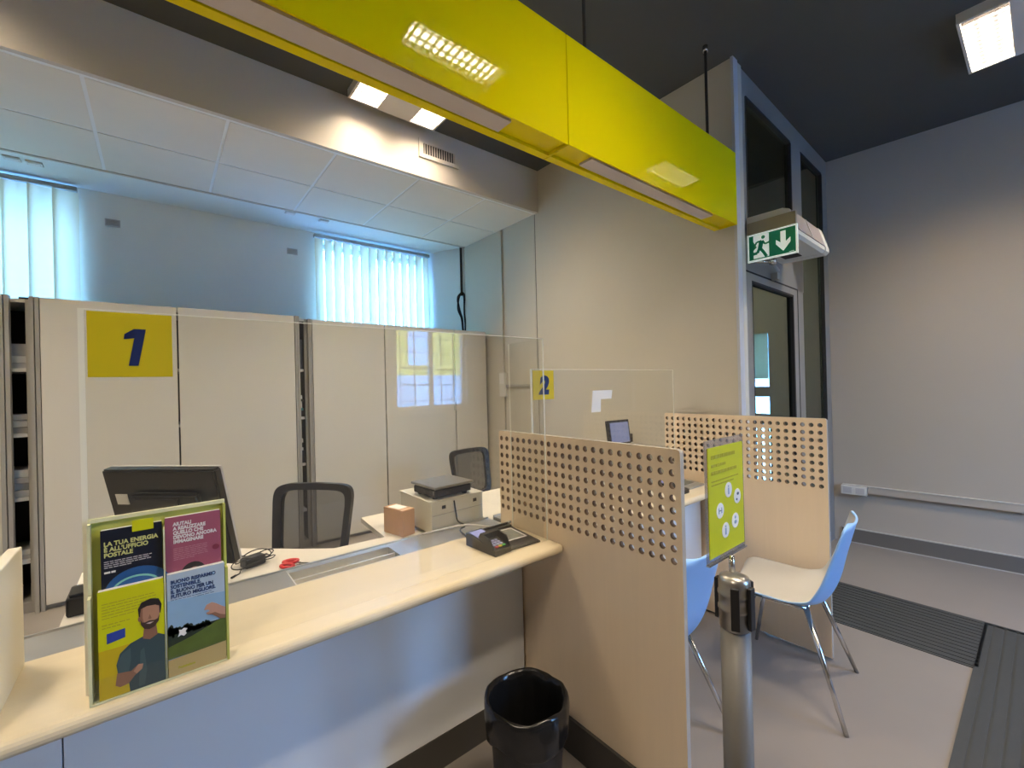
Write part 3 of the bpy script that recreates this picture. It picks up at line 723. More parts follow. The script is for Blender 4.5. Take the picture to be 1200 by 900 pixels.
# yellow brochure (lower left)
y = 1.246
t = brochure(-0.106, 0.0010, y, 0.8155, 1.040, 0.017, M_YELL, 'yellow brochure with a bearded man in a dark teal shirt')
lines(t, -0.100, 1.012, 0.088, 6, 0.0060, y, M_TXTO, 0.0018); lines(t, -0.100, 0.968, 0.048, 2, 0.0060, y, M_TXTO, 0.0022)
flat(t, 'printed_band', [(-0.106, 0.8155), (-0.04, 0.8155), (-0.04, 0.917), (-0.106, 0.917)], y, mat('print_amber', (0.55, 0.40, 0.005), 0.5), 0.0003)
flat(t, 'printed_label', [(-0.093, 0.929), (-0.064, 0.934), (-0.064, 0.953), (-0.093, 0.950)], y, M_LBLB)
flat(t, 'printed_shirt', [(-0.075, 0.845), (-0.079, 0.880), (-0.073, 0.902), (-0.056, 0.917), (-0.036, 0.924), (-0.010, 0.922), (0.001, 0.915), (0.001, 0.8155), (-0.058, 0.8155), (-0.060, 0.838)], y-0.0003, M_TEE)
M_TEEL = mat('print_teal_light', (0.055, 0.095, 0.105), 0.5); M_SKIND = mat('print_skin_shade', (0.26, 0.125, 0.075), 0.5); M_BEARD = mat('print_beard', (0.055, 0.030, 0.020), 0.5)
flat(t, 'printed_sleeve', [(-0.076, 0.862), (-0.078, 0.884), (-0.070, 0.900), (-0.056, 0.908), (-0.056, 0.880), (-0.060, 0.858)], y-0.0005, M_TEEL)
flat(t, 'printed_fold', [(-0.044, 0.820), (-0.040, 0.895), (-0.034, 0.900), (-0.030, 0.850), (-0.034, 0.820)], y-0.0005, M_TEEL)
flat(t, 'printed_arm', [(-0.081, 0.838), (-0.078, 0.862), (-0.064, 0.860), (-0.056, 0.858), (-0.044, 0.868), (-0.036, 0.866), (-0.038, 0.856), (-0.050, 0.847), (-0.060, 0.834), (-0.074, 0.832)], y-0.0006, M_SKIND)
flat(t, 'printed_hand', [(-0.052, 0.856), (-0.044, 0.868), (-0.036, 0.866), (-0.038, 0.856), (-0.047, 0.849)], y-0.0008, M_SKIN)
flat(t, 'printed_neck', [(-0.036, 0.920), (-0.033, 0.945), (-0.013, 0.945), (-0.011, 0.921), (-0.024, 0.914)], y-0.0006, M_SKIND)
flat(t, 'printed_hair', [(-0.0415, 0.966), (-0.043, 0.985), (-0.037, 0.998), (-0.022, 1.002), (-0.008, 0.998), (-0.003, 0.984), (-0.0055, 0.966)], y-0.0007, M_HAIR)
flat(t, 'printed_ear', ell(-0.0405, 0.963, 0.0026, 0.0055, 12), y-0.0008, M_SKIND)
flat(t, 'printed_face', [(-0.0395, 0.972), (-0.038, 0.984), (-0.028, 0.9875), (-0.014, 0.986), (-0.0075, 0.982), (-0.0068, 0.966), (-0.009, 0.951), (-0.016, 0.9405), (-0.0245, 0.938), (-0.033, 0.9415), (-0.0385, 0.953)], y-0.0010, M_SKIN)
flat(t, 'printed_cheek_shade', [(-0.0395, 0.972), (-0.038, 0.984), (-0.035, 0.985), (-0.0355, 0.965), (-0.033, 0.950), (-0.0345, 0.943), (-0.0385, 0.953)], y-0.0011, M_SKIND)
flat(t, 'printed_beard', [(-0.0392, 0.963), (-0.0365, 0.955), (-0.032, 0.9535), (-0.024, 0.9555), (-0.016, 0.9535), (-0.0105, 0.955), (-0.0070, 0.963), (-0.0085, 0.950), (-0.0155, 0.9395), (-0.0245, 0.9365), (-0.0335, 0.9405), (-0.0385, 0.951)], y-0.0012, M_BEARD)
flat(t, 'printed_mouth', [(-0.030, 0.9505), (-0.0235, 0.9515), (-0.017, 0.9505), (-0.0235, 0.9478)], y-0.0014, mat('print_smile', (0.55, 0.42, 0.38), 0.5))
flat(t, 'printed_nose', [(-0.0235, 0.969), (-0.0265, 0.9595), (-0.0225, 0.9580), (-0.0205, 0.9595)], y-0.0012, M_SKIND)
b = B()
for sx in (-1, 1):
    b.prism(ell(-0.0235+sx*0.0072, 0.9685, 0.0023, 0.0011, 10), y-0.0014, y-0.0011, 'y', M_HAIR); b.prism([(-0.0235+sx*0.0035, 0.9722), (-0.0235+sx*0.011, 0.9728), (-0.0235+sx*0.011, 0.9742), (-0.0235+sx*0.0035, 0.9740)], y-0.0014, y-0.0011, 'y', M_HAIR)
obj('printed_eyes', b, None, t)
# landscape brochure (lower right)
t = brochure(0.0065, 0.1145, y, 0.8155, 1.043, 0.017, M_SKYD, 'pale blue savings brochure with a meadow and a hand')
flat(t, 'printed_sky', [(0.0065, 0.915), (0.1145, 0.915), (0.1145, 0.975), (0.0065, 0.985)], y, M_SKYP)
text_part('headline', "BUONO RISPARMIO\nSOSTENIBILE.\nIL BUONO PER UN\nFUTURO MIGLIORE.", 0.0112, M_TXTN, t, (0.013, y-0.0004, 1.021), EX, EZ, bold=0.0004, sx=0.84, line=0.95)
lines(t, 0.013, 0.984, 0.080, 3, 0.0042, y, M_TXTN, 0.0010)
rt = random.Random(5); b = B()
for k in range(26):
    u = k/25; xx = 0.010+0.072*u; zz = 0.916-0.006*u+rt.uniform(-0.004, 0.004); b.prism(ell(xx, zz, rt.uniform(0.0025, 0.005), rt.uniform(0.006, 0.013)*(1-0.45*u), 9), y-0.0006, y-0.0002-0.00001*k, 'y', M_TREE)
b.prism([(0.0065, 0.880), (0.0065, 0.920), (0.05, 0.914), (0.1145, 0.912), (0.1145, 0.880)], y-0.0006, y-0.0001, 'y', M_TREE); obj('printed_trees', b, None, t)
flat(t, 'printed_meadow', [(0.0065, 0.855), (0.1145, 0.855), (0.1145, 0.918), (0.085, 0.906), (0.05, 0.893), (0.0065, 0.882)], y-0.0008, M_GRASS)
flat(t, 'printed_base', [(0.0065, 0.8155), (0.1145, 0.8155), (0.1145, 0.858), (0.0065, 0.853)], y-0.0010, M_SAND)
flat(t, 'printed_hand', [(0.073, 0.944), (0.078, 0.9545), (0.088, 0.9575), (0.097, 0.952), (0.106, 0.944), (0.1145, 0.938), (0.1145, 0.912), (0.104, 0.914), (0.096, 0.922), (0.088, 0.929), (0.080, 0.931), (0.0765, 0.936), (0.084, 0.938), (0.082, 0.942)], y-0.0012, mat('print_hand', (0.50, 0.27, 0.19), 0.5))
flat(t, 'printed_hand_shade', [(0.080, 0.931), (0.088, 0.929), (0.096, 0.922), (0.104, 0.914), (0.1145, 0.912), (0.1145, 0.920), (0.104, 0.925), (0.094, 0.933)], y-0.0014, M_SKIND)
flat(t, 'printed_puzzle', [(0.024, 0.900), (0.030, 0.903), (0.035, 0.899), (0.040, 0.903), (0.038, 0.909), (0.042, 0.914), (0.035, 0.917), (0.031, 0.914), (0.026, 0.916), (0.027, 0.909)], y-0.0012, M_PAPER)
text_part('footer', "Posteitaliane", 0.0075, M_TXTO, t, (0.024, y-0.0012, 0.829), EX, EZ, bold=0.0003, sx=0.8)

# ---------------------------------------------------------------- monitor of the near station (seen from behind)
ang, tilt = math.radians(-45.9), math.radians(13.5)
mo = thing('monitor', (0.018, 1.90, 0.782), 'black desktop monitor seen from behind, above the brochure holder', 'monitor', rz=ang)
def tb(pts_box, b, m, bev=0.0):
    """box in the tilted screen frame: x right, y depth (away from viewer), z up from the screen centre"""
    x0, x1, y0, y1, z0, z1 = pts_box
    R = Matrix.Rotation(tilt, 3, 'X'); c = Vector((0, 0, 0.242))
    vs_ = b.hexa([c + R @ Vector(p) for p in ((x0,y0,z0),(x1,y0,z0),(x1,y1,z0),(x0,y1,z0),(x0,y0,z1),(x1,y0,z1),(x1,y1,z1),(x0,y1,z1))], m)
    if bev:
        es = {e for v in vs_ for e in v.link_edges}; bmesh.ops.bevel(b.bm, geom=list(es), offset=bev, segments=2, affect='EDGES')
b = B(); tb((-0.21, 0.21, 0.0, 0.035, -0.176, 0.176), b, M_BLACKP, 0.006); tb((-0.105, 0.15, -0.022, 0.001, -0.13, 0.10), b, M_BLACKP, 0.01); cs = obj('casing', b, None, mo, local=True)
b = B(); tb((-0.075, 0.085, -0.032, -0.022, 0.035, 0.09), b, M_BLACKP, 0.004); obj('cable_cover', b, None, cs, local=True)
b = B(); tb((-0.19, 0.19, 0.035, 0.037, -0.155, 0.155), b, M_SCREEN); obj('display', b, None, cs, local=True)
b = B(); tb((-0.178, -0.132, -0.0012, 0.0, 0.050, 0.088), b, M_PAPER); lb = obj('label', b, None, cs, local=True)
b = B(); tb((0.2085, 0.2105, 0.028, 0.036, -0.174, 0.174), b, M_PAPERG); tb((-0.205, 0.21, 0.03, 0.036, 0.1745, 0.1775), b, M_PAPERG); obj('bezel_edge', b, None, cs, local=True)
b = B(); b.box(-0.03, 0.03, -0.03, 0.0, 0.01, 0.20, M_BLACK, 0.004); obj('neck', b, None, mo, local=True)
b = B(); b.box(-0.11, 0.11, -0.09, 0.09, 0.0, 0.014, M_BLACK, 0.005); obj('foot', b, None, mo, local=True)
# small black printer near the desk's left end
t = thing('receipt_printer', (-0.155, 1.85, 0.782), 'small black receipt printer on the left end of the staff desk', 'printer')
obj('body', B().box(-0.228, -0.135, 1.86, 1.98, 0.782, 0.842, bev=0.008), M_BLACK, t); obj('lid', B().box(-0.220, -0.145, 1.865, 1.935, 0.842, 0.850, bev=0.002), M_BLACKM, t)

# ---------------------------------------------------------------- office chairs
def office_chair(loc, rz, label):
    t = thing('office_chair', loc, label, 'chair', 'staff chairs', rz)
    # local: front is +y, the backrest stands at y=-0.22 and leans back
    def bp(u, v, d=0.0):   # u across (-1..1), v up (0..1)
        w = 0.178 + 0.03*v
        return (u*w, -0.22-0.06*v - 0.035*(1-u*u) + d, 0.42+0.38*v)
    n = 40; path = []
    for k in range(n):
        a = 2*PI*k/n; c, s = math.cos(a), math.sin(a); e = 0.28
        path.append((math.copysign(abs(c)**e, c), 0.5+0.5*math.copysign(abs(s)**e, s)))
    b = B(); rings = []
    for k in range(n):
        u, v = path[k]; P = Vector(bp(u, v)); ctr = Vector(bp(u*0.82, 0.5+(v-0.5)*0.84))
        inn = ctr; th = 0.013
        rings.append([b.bm.verts.new(P+Vector((0, th, 0))), b.bm.verts.new(P-Vector((0, th, 0))), b.bm.verts.new(inn-Vector((0, th, 0))), b.bm.verts.new(inn+Vector((0, th, 0)))])
    for k in range(n):
        A, C_ = rings[k], rings[(k+1) % n]
        for q in range(4): b.bm.faces.new([A[q], A[(q+1) % 4], C_[(q+1) % 4], C_[q]])
    obj('back_frame', b, M_BLACK, t, local=True, smooth=False)
    b = B(); N = 8; g = [[b.bm.verts.new(bp(-0.9+1.8*i/N, 0.04+0.92*j/N)) for i in range(N+1)] for j in range(N+1)]
    for j in range(N):
        for i in range(N): b.bm.faces.new([g[j][i], g[j][i+1], g[j+1][i+1], g[j+1][i]])
    obj('back_mesh', b, M_MESH, t, local=True, smooth=True)
    b = B().box(-0.23, 0.23, -0.20, 0.25, 0.34, 0.41, M_BLACKM, 0.03); obj('seat', b, None, t, local=True)
    b = B(); b.tube(spline([(0, -0.02, 0.33), (0, -0.22, 0.335), (0, -0.290, 0.38), (0, -0.30, 0.47)], 5), 0.022); obj('back_support', b, M_BLACK, t, local=True)
    b = B(); b.cyl((0, 0, 0.06), (0, 0, 0.345), 0.025); obj('gas_column', b, M_CHROME, t, local=True)
    for k in range(5):
        a = 2*PI*k/5+0.3; b = B()
        b.tube([(0, 0, 0.085), (0.27*math.cos(a), 0.27*math.sin(a), 0.048)], 0.02); b.cyl((0.27*math.cos(a)-0.012, 0.27*math.sin(a), 0.022), (0.27*math.cos(a)+0.012, 0.27*math.sin(a), 0.022), 0.022, n=12)
        obj('leg', b, M_BLACK, t, local=True)
    return t
oc1 = office_chair((0.358, 2.022, 0.20), math.radians(132), 'black mesh office chair of the near station, behind the scissors')
oc2 = dup(oc1, (1.895, 2.577, 0.20), math.radians(187.5), 'black mesh office chair partly hidden behind the beige printer')
oc2.scale = (0.95, 0.95, 0.95)

# ---------------------------------------------------------------- things on the staff desk
# beige slip printer with scale
t = thing('slip_printer', (1.09, 1.92, 0.782), 'beige grey document printer on the desk, carrying the weighing scale', 'printer')
pz = 0.927
b = B(); b.hexa([(0.935, 1.742, 0.790), (1.222, 1.756, 0.790), (1.222, 2.06, 0.790), (0.935, 2.06, 0.790), (0.935, 1.742, pz), (1.222, 1.756, pz), (1.222, 2.06, pz), (0.935, 2.06, pz)], M_BEIGE); obj('body', b, None, t)
obj('foot', B().box(0.95, 1.20, 1.78, 2.04, 0.782, 0.790), M_BLACKM, t)
obj('top_lid', B().box(0.930, 1.225, 1.752, 2.065, pz, pz+0.006, bev=0.002), M_BEIGE, t)
def face_x(x): return 1.742 + (x-0.935)*0.0488
b = B(); b.hexa([(0.94, face_x(0.94)-0.002, 0.868), (1.22, face_x(1.22)-0.002, 0.868), (1.22, face_x(1.22)+0.004, 0.868), (0.94, face_x(0.94)+0.004, 0.868), (0.94, face_x(0.94)-0.002, 0.872), (1.22, face_x(1.22)-0.002, 0.872), (1.22, face_x(1.22)+0.004, 0.872), (0.94, face_x(0.94)+0.004, 0.872)], M_BEIGED); obj('slot', b, None, t)
for x, s in ((0.99, 1), (1.165, 0)):
    b = B(); yf_ = face_x(x); b.hexa([(x, yf_-0.0015, 0.893), (x+0.02, yf_-0.0005, 0.893), (x+0.02, yf_+0.004, 0.893), (x, yf_+0.004, 0.893), (x, yf_-0.0015, 0.908), (x+0.02, yf_-0.0005, 0.908), (x+0.02, yf_+0.004, 0.908), (x, yf_+0.004, 0.908)], M_BLACK); obj('button', b, None, t)
sc_ = thing('weighing_scale', (1.06, 1.84, pz+0.006), 'flat dark parcel scale with a steel plate, on top of the beige printer', 'scale')
b = B(); b.rbox((1.06, 1.86, pz+0.006+0.027), (0.205, 0.19, 0.034), math.radians(4), M_BLACK, 0.006); obj('base', b, None, sc_)
b = B(); b.rbox((1.06, 1.86, pz+0.006+0.055), (0.222, 0.212, 0.012), math.radians(4), M_SCALE, 0.004); obj('plate', b, None, sc_)
b = B()
for dx in (-0.08, 0.08):
    for dy in (-0.07, 0.07): b.cyl((1.06+dx, 1.86+dy, pz+0.006), (1.06+dx, 1.86+dy, pz+0.018), 0.012, n=10)
obj('foot', b, M_BLACKM, sc_)
b = B(); b.rbox((0.985, 1.7735, pz+0.036), (0.045, 0.002, 0.018), math.radians(4), M_PAPERG); obj('display', b, None, sc_)
# cardboard box
t = thing('cardboard_box', (0.838, 1.93, 0.782), 'small upright brown cardboard box left of the beige printer', 'box')
b = B(); b.rbox((0.850, 1.895, 0.782+0.058), (0.066, 0.14, 0.116), math.radians(13), M_CARD, 0.001); obj('carton', b, None, t)
b = B(); b.rbox((0.848, 1.905, 0.782+0.1165), (0.050, 0.08, 0.0008), math.radians(13), M_PAPER); obj('address_label', b, None, t)
b = B(); b.rbox((0.861, 1.843, 0.782+0.1165), (0.064, 0.022, 0.0008), math.radians(13), M_CARDT); obj('tape', b, None, t)
# scissors
t = thing('scissors', (0.42, 1.79, 0.782), 'red handled scissors lying open on the pale desk', 'scissors')
def ring(b, cx, cy, rx, ry, rot, z, r, m):
    pts = []
    for k in range(19):
        a = 2*PI*k/18; x, y_ = rx*math.cos(a), ry*math.sin(a)
        pts.append((cx+x*math.cos(rot)-y_*math.sin(rot), cy+x*math.sin(rot)+y_*math.cos(rot), z))
    b.tube(pts, r, 6, m)
hd = math.radians(-38)
def sp(u, v): return (0.372+u*math.cos(hd)-v*math.sin(hd), 1.842+u*math.sin(hd)+v*math.cos(hd))
b = B(); q = sp(0.0, 0.022); ring(b, q[0], q[1], 0.026, 0.016, hd+0.3, 0.788, 0.006, M_RED); obj('handle', b, None, t)
b = B(); q = sp(0.008, -0.022); ring(b, q[0], q[1], 0.026, 0.016, hd-0.3, 0.788, 0.006, M_RED); obj('handle', b, None, t)
for s in (-1, 1):
    b = B(); pts = [sp(0.025, s*0.012), sp(0.05, s*0.006), sp(0.125, -s*0.002), sp(0.05, -s*0.006)]
    b.prism(pts, 0.785+0.002*s, 0.787+0.002*s, 'z', M_CHROME); obj('blade', b, None, t)
b = B(); q = sp(0.045, 0); b.cyl((q[0], q[1], 0.783), (q[0], q[1], 0.792), 0.004, n=8); obj('pivot', b, M_CHROME, t)
# coiled adapter
t = thing('power_adapter', (0.262, 1.93, 0.782), 'black power adapter with coiled cable on the desk, beside the monitor', 'adapter')
b = B(); b.rbox((0.27, 1.935, 0.782+0.018), (0.075, 0.05, 0.036), math.radians(20), M_BLACK, 0.006); obj('body', b, None, t)
b = B(); b.rbox((0.262, 1.910, 0.782+0.019), (0.022, 0.001, 0.016), math.radians(20), M_PAPER); obj('label', b, None, t)
pts = []
for k in range(52):
    a = k*0.37; rr = 0.052 + 0.010*math.sin(k*0.9); pts.append((0.27+rr*1.15*math.cos(a), 1.935+rr*math.sin(a), 0.788+0.016+0.018*math.sin(k*0.47)+0.0003*k))
pts = [(0.335, 1.99, 0.786), (0.32, 1.975, 0.79)] + pts + [(0.235, 1.885, 0.80), (0.218, 1.868, 0.787), (0.205, 1.86, 0.786)]
b = B(); b.tube(spline(pts, 2), 0.0021, 6); obj('cable', b, M_BLACKM, t)
b = B(); b.cyl((0.205, 1.86, 0.786), (0.190, 1.846, 0.786), 0.004, n=8); obj('plug', b, M_BLACK, t)
# a smudge-like small clip on the desk edge
solo('binder_clip', B().rbox((0.245, 1.79, 0.785), (0.022, 0.012, 0.006), 0.3, M_STEELG, 0.001), None, 'tiny grey clip at the corner of the pale desk', 'clip', base=(0.245, 1.79, 0.782))

# ---------------------------------------------------------------- card terminal and signature pad
rz = math.radians(4)
t = thing('card_terminal', (0.995, 1.392, 0.81), 'black card payment terminal with coloured keys, on the counter', 'terminal', rz=rz)
b = B(); b.prism([(-0.085, 0.0), (0.095, 0.0), (0.095, 0.050), (0.02, 0.040), (-0.085, 0.022)], -0.040, 0.040, 'x', M_BLACK); bd = obj('body', b, None, t, local=True)
b = B(); b.prism([(0.022, 0.0405), (0.085, 0.0490), (0.085, 0.0505), (0.022, 0.0420)], -0.030, 0.030, 'x', M_LCD); obj('display', b, None, bd, local=True)
b = B(); pr_ = [(-0.078, 0.022), (-0.055, 0.058), (0.0, 0.070), (0.012, 0.052), (-0.005, 0.040)]
for s in (-1, 1): b.prism(pr_, s*0.040-0.003, s*0.040+0.003, 'x', M_BLACK)
b.prism([(-0.003, 0.040), (0.012, 0.052), (0.0, 0.070), (-0.012, 0.066)], -0.040, 0.040, 'x', M_BLACK); obj('privacy_shield', b, None, t, local=True)
for r in range(4):
    for c in range(3):
        yy = -0.068+0.0155*r; zz = 0.0245+0.0171*(yy+0.085)/0.1
        m = (M_KEYR, M_KEYY, M_KEYG)[c] if r == 0 else M_KEY
        b = B().box(-0.024+c*0.017, -0.011+c*0.017, yy-0.005, yy+0.005, zz-0.002, zz+0.003, m, 0.001); obj('key', b, None, bd, local=True)
t = thing('signature_pad', (1.118, 1.42, 0.81), 'flat dark signature pad at the right end of the counter', 'pad', rz=math.radians(-3))
b = B(); b.prism([(-0.112, 0.0), (0.105, 0.0), (0.105, 0.018), (-0.105, 0.009), (-0.112, 0.006)], -0.078, 0.078, 'x', M_BLACK)
bmesh.ops.bevel(b.bm, geom=[e for e in b.bm.edges], offset=0.003, segments=2, affect='EDGES'); obj('body', b, mat('pad_dark', (0.040, 0.032, 0.030), 0.4), t, local=True)
def padz(yy): return 0.009+0.009*(yy+0.105)/0.21
b = B(); b.prism([(-0.045, padz(-0.045)+0.0002), (0.07, padz(0.07)+0.0002), (0.07, padz(0.07)+0.001), (-0.045, padz(-0.045)+0.001)], -0.06, 0.06, 'x', M_PAPERG); obj('display_frame', b, None, t, local=True)
b = B(); b.prism([(-0.037, padz(-0.037)+0.001), (0.062, padz(0.062)+0.001), (0.062, padz(0.062)+0.0016), (-0.037, padz(-0.037)+0.0016)], -0.053, 0.053, 'x', M_PADG); obj('display', b, None, t, local=True)
b = B(); b.box(-0.075, 0.075, 0.082, 0.106, 0.014, 0.026, M_BLACKM, 0.004); obj('pen_rest', b, None, t, local=True)
b = B(); b.tube([(-0.075, 0.088, 0.032), (0.05, 0.098, 0.031), (0.08, 0.1, 0.031)], 0.0045, 8, M_BLACK); b.cyl((0.062, 0.099, 0.031), (0.082, 0.101, 0.031), 0.006, m=M_PAPERG, n=10); obj('stylus', b, None, t, local=True)
# cables from the devices over the steel strip
b = B(); b.tube(spline([(0.965, 1.485, 0.83), (0.955, 1.53, 0.85), (0.985, 1.58, 0.845), (1.03, 1.62, 0.835), (1.05, 1.66, 0.83), (1.05, 1.71, 0.835), (1.06, 1.738, 0.86), (1.055, 1.745, 0.92)], 6), 0.0035, 6, M_BLACKM)
solo('black_cable', b, None, 'thin black cable running up the front of the beige printer', 'cable', base=(0.965, 1.485, 0.83))
b = B(); b.tube(spline([(0.87, 1.71, 0.816), (0.94, 1.66, 0.832), (1.02, 1.62, 0.842), (1.09, 1.58, 0.834), (1.12, 1.545, 0.83), (1.125, 1.532, 0.835)], 6), 0.005, 6, M_PAPERG)
solo('grey_cable', b, None, 'pale grey cable looping across the steel strip to the signature pad', 'cable', base=(0.87, 1.71, 0.81))

# ---------------------------------------------------------------- far station things
t = thing('customer_display', (2.47, 1.90, 0.782), 'small black display on a post at the far station, above the panel', 'monitor')
R_ = math.radians(-5)
b = B(); b.rbox((2.49, 1.90, 1.10), (0.21, 0.03, 0.17), R_, M_BLACK, 0.005, rx=math.radians(-8)); obj('casing', b, None, t)
n_ = Vector((math.sin(R_), -math.cos(R_), 0)); c_ = Vector((2.49, 1.90, 1.10))+n_*0.0165
b = B(); b.rbox(c_, (0.18, 0.002, 0.14), R_, M_SCREEN, rx=math.radians(-8)); obj('display', b, None, t)
b = B(); b.cyl((2.53, 1.95, 0.80), (2.53, 1.95, 1.10), 0.018, n=12); obj('post', b, M_BLACK, t)
b = B(); b.rbox((2.625, 1.93, 1.045), (0.08, 0.05, 0.06), R_, M_BLACK, 0.004); obj('card_reader', b, None, t)
obj('foot', B().box(2.46, 2.60, 1.88, 2.02, 0.782, 0.80), M_BLACK, t)
t = thing('card_terminal', (2.30, 1.40, 0.81), 'black card terminal on the far counter, seen past the panel edge', 'terminal')
b = B(); b.prism([(1.30, 0.81), (1.47, 0.81), (1.47, 0.86), (1.39, 0.85), (1.30, 0.83)], 2.26, 2.34, 'x', M_BLACK); obj('body', b, None, t)
b = B(); b.prism([(1.40, 0.852), (1.46, 0.8595), (1.46, 0.861), (1.40, 0.8535)], 2.275, 2.325, 'x', M_LCD); obj('display', b, None, t)
t = thing('signature_pad', (2.49, 1.42, 0.81), 'grey signature pad beside the far card terminal', 'pad')
b = B(); b.prism([(1.33, 0.81), (1.52, 0.81), (1.52, 0.835), (1.33, 0.82)], 2.40, 2.57, 'x', M_STEELG); obj('body', b, None, t)
b = B(); b.prism([(1.38, 0.8238), (1.50, 0.8333), (1.50, 0.8345), (1.38, 0.825)], 2.42, 2.55, 'x', M_PADG); obj('display', b, None, t)

# ---------------------------------------------------------------- shell chairs for customers
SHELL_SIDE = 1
def shell_chair(loc, rz, label):
    t = thing('shell_chair', loc, label, 'chair', 'two tone shell chairs', rz)
    prof = spline([(0, 0.235, 0.425), (0, 0.21, 0.452), (0, 0.10, 0.447), (0, -0.04, 0.432), (0, -0.135, 0.452), (0, -0.185, 0.535), (0, -0.215, 0.66), (0, -0.245, 0.78), (0, -0.255, 0.815)], 4)
    n = len(prof); N = 14; b = B(); grid = []
    for i, p in enumerate(prof):
        f = i/(n-1)
        if f < 0.08: w = 0.185+0.04*math.sqrt(f/0.08)
        elif f < 0.55: w = 0.225
        else: w = 0.225-0.055*((f-0.55)/0.45)**1.2
        if f > 0.9: w *= math.sqrt(max(0.0, 1-((f-0.9)/0.112)**2*0.8))
        d = (prof[min(i+1, n-1)]-prof[max(i-1, 0)]).normalized(); nrm = Vector((0, -d.z, d.y))
        if nrm.z < 0 and f < 0.4: nrm = -nrm
        if f >= 0.4 and nrm.y < 0: nrm = -nrm
        g_ = min(1.0, max(0.0, (f-0.30)/0.35)); lift = 0.016 + 0.030*math.exp(-((f-0.52)/0.22)**2) + 0.012*g_*g_*(3-2*g_)
        row = []
        for k in range(N+1):
            u = -1+2*k/N; row.append(b.bm.verts.new(p + Vector((u*w, 0, 0)) + nrm*lift*abs(u)**2.6))
        grid.append(row)
    for i in range(n-1):
        for k in range(N): b.bm.faces.new([grid[i][k], grid[i][k+1], grid[i+1][k+1], grid[i+1][k]])
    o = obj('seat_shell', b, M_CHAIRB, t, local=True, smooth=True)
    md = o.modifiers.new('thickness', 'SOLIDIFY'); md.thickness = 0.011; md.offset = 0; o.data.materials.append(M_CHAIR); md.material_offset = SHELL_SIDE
    md = o.modifiers.new('smooth', 'SUBSURF'); md.levels = 1; md.render_levels = 1
    b = B()
    b.tube([(-0.13, 0.13, 0.425), (0.13, 0.13, 0.425)], 0.009, 8); b.tube([(-0.13, -0.08, 0.418), (0.13, -0.08, 0.418)], 0.009, 8)
    b.tube([(-0.13, 0.13, 0.425), (-0.13, -0.08, 0.418)], 0.009, 8); b.tube([(0.13, 0.13, 0.425), (0.13, -0.08, 0.418)], 0.009, 8)
    obj('seat_frame', b, M_CHROME, t, local=True)
    for sx in (-1, 1):
        for (ya, yb2) in ((0.13, 0.215), (-0.08, -0.225)):
            b = B(); b.cyl((sx*0.14, ya, 0.425), (sx*0.255, yb2, 0.0), 0.0125, 0.0085, 12); obj('leg', b, M_CHROME, t, local=True)
    return t
shB = shell_chair((2.342, 0.795, 0.0), math.radians(8.9), 'white shell chair with blue tinted back in front of the far perforated panel')
shA = dup(shB, (1.532, 1.045, 0.0), 0.0, 'blue tinted shell chair behind the post sign, half hidden by the near panel')

# ---------------------------------------------------------------- belt post with poster frame
px_, py_ = 1.085, 0.492
t = thing('barrier_post', (px_, py_, 0), 'grey metal queue barrier post carrying a yellow pictogram notice', 'post')
b = B(); b.lathe([(0.0, 0.0), (0.17, 0.0), (0.17, 0.012), (0.05, 0.03), (0.034, 0.035)], (px_, py_, 0)); obj('base', b, M_ALU, t)
b = B(); b.cyl((px_, py_, 0.03), (px_, py_, 0.845), 0.034, n=28); obj('tube', b, M_ALU, t)
b = B(); b.lathe([(0.0345, 0.845), (0.036, 0.847), (0.036, 0.888), (0.038, 0.890), (0.038, 0.896), (0.036, 0.898), (0.036, 0.924), (0.038, 0.926), (0.038, 0.932), (0.036, 0.934), (0.036, 0.958), (0.033, 0.968), (0.020, 0.974), (0.0, 0.975)], (px_, py_, 0)); obj('head', b, M_SATIN, t)
for a in (math.radians(205), math.radians(262), math.radians(330), math.radians(90)):
    c, s = math.cos(a), math.sin(a); b = B()
    b.rbox((px_+0.041*c, py_+0.041*s, 0.905), (0.010, 0.019, 0.10), a, M_BLACK, 0.002); obj('belt_clip', b, None, t)
b = B(); b.cyl((px_+0.008, py_+0.008, 0.972), (px_+0.015, py_+0.012, 1.012), 0.007, n=10); obj('stem', b, M_CHROME, t)
fy = 0.513; fx0, fx1, fz0, fz1 = 1.008, 1.198, 1.018, 1.290
fr = obj('sign_frame', B().box(fx0-0.006, fx1+0.006, fy+0.002, fy+0.005, fz0-0.008, fz1+0.014), M_ACRYL, t)
po = obj('poster', B().box(fx0+0.003, fx1-0.002, fy, fy+0.002, fz0+0.003, fz1-0.004), M_YELL, t)
b = B(); b.box(fx0-0.006, fx1+0.006, fy-0.003, fy+0.006, fz0-0.012, fz0-0.008, M_CHROME); obj('frame_rail', b, None, t)
def plines(z, x0, x1, n, dz, hh):
    b = B()
    for i in range(n):
        x_ = x0
        while x_ < x1-(0.02 if i == n-1 else 0.0)-0.006:
            L = min(random.uniform(0.006, 0.016), x1-x_); b.box(x_, x_+L, fy-0.0006, fy, z-i*dz, z-i*dz+hh, M_TXTO); x_ += L+0.002
    return obj('notice_text', b, None, po)
plines(1.258, fx0+0.018, fx1-0.03, 1, 0.01, 0.009); plines(1.238, fx0+0.018, fx1-0.075, 1, 0.01, 0.007); plines(1.220, fx0+0.018, fx1-0.022, 1, 0.01, 0.008); plines(1.202, fx0+0.018, fx1-0.03, 2, 0.009, 0.0035)
M_ICON = mat('print_icon_blue', (0.28, 0.38, 0.52), 0.5); M_ICOND = mat('print_icon_dark', (0.06, 0.08, 0.09), 0.5)
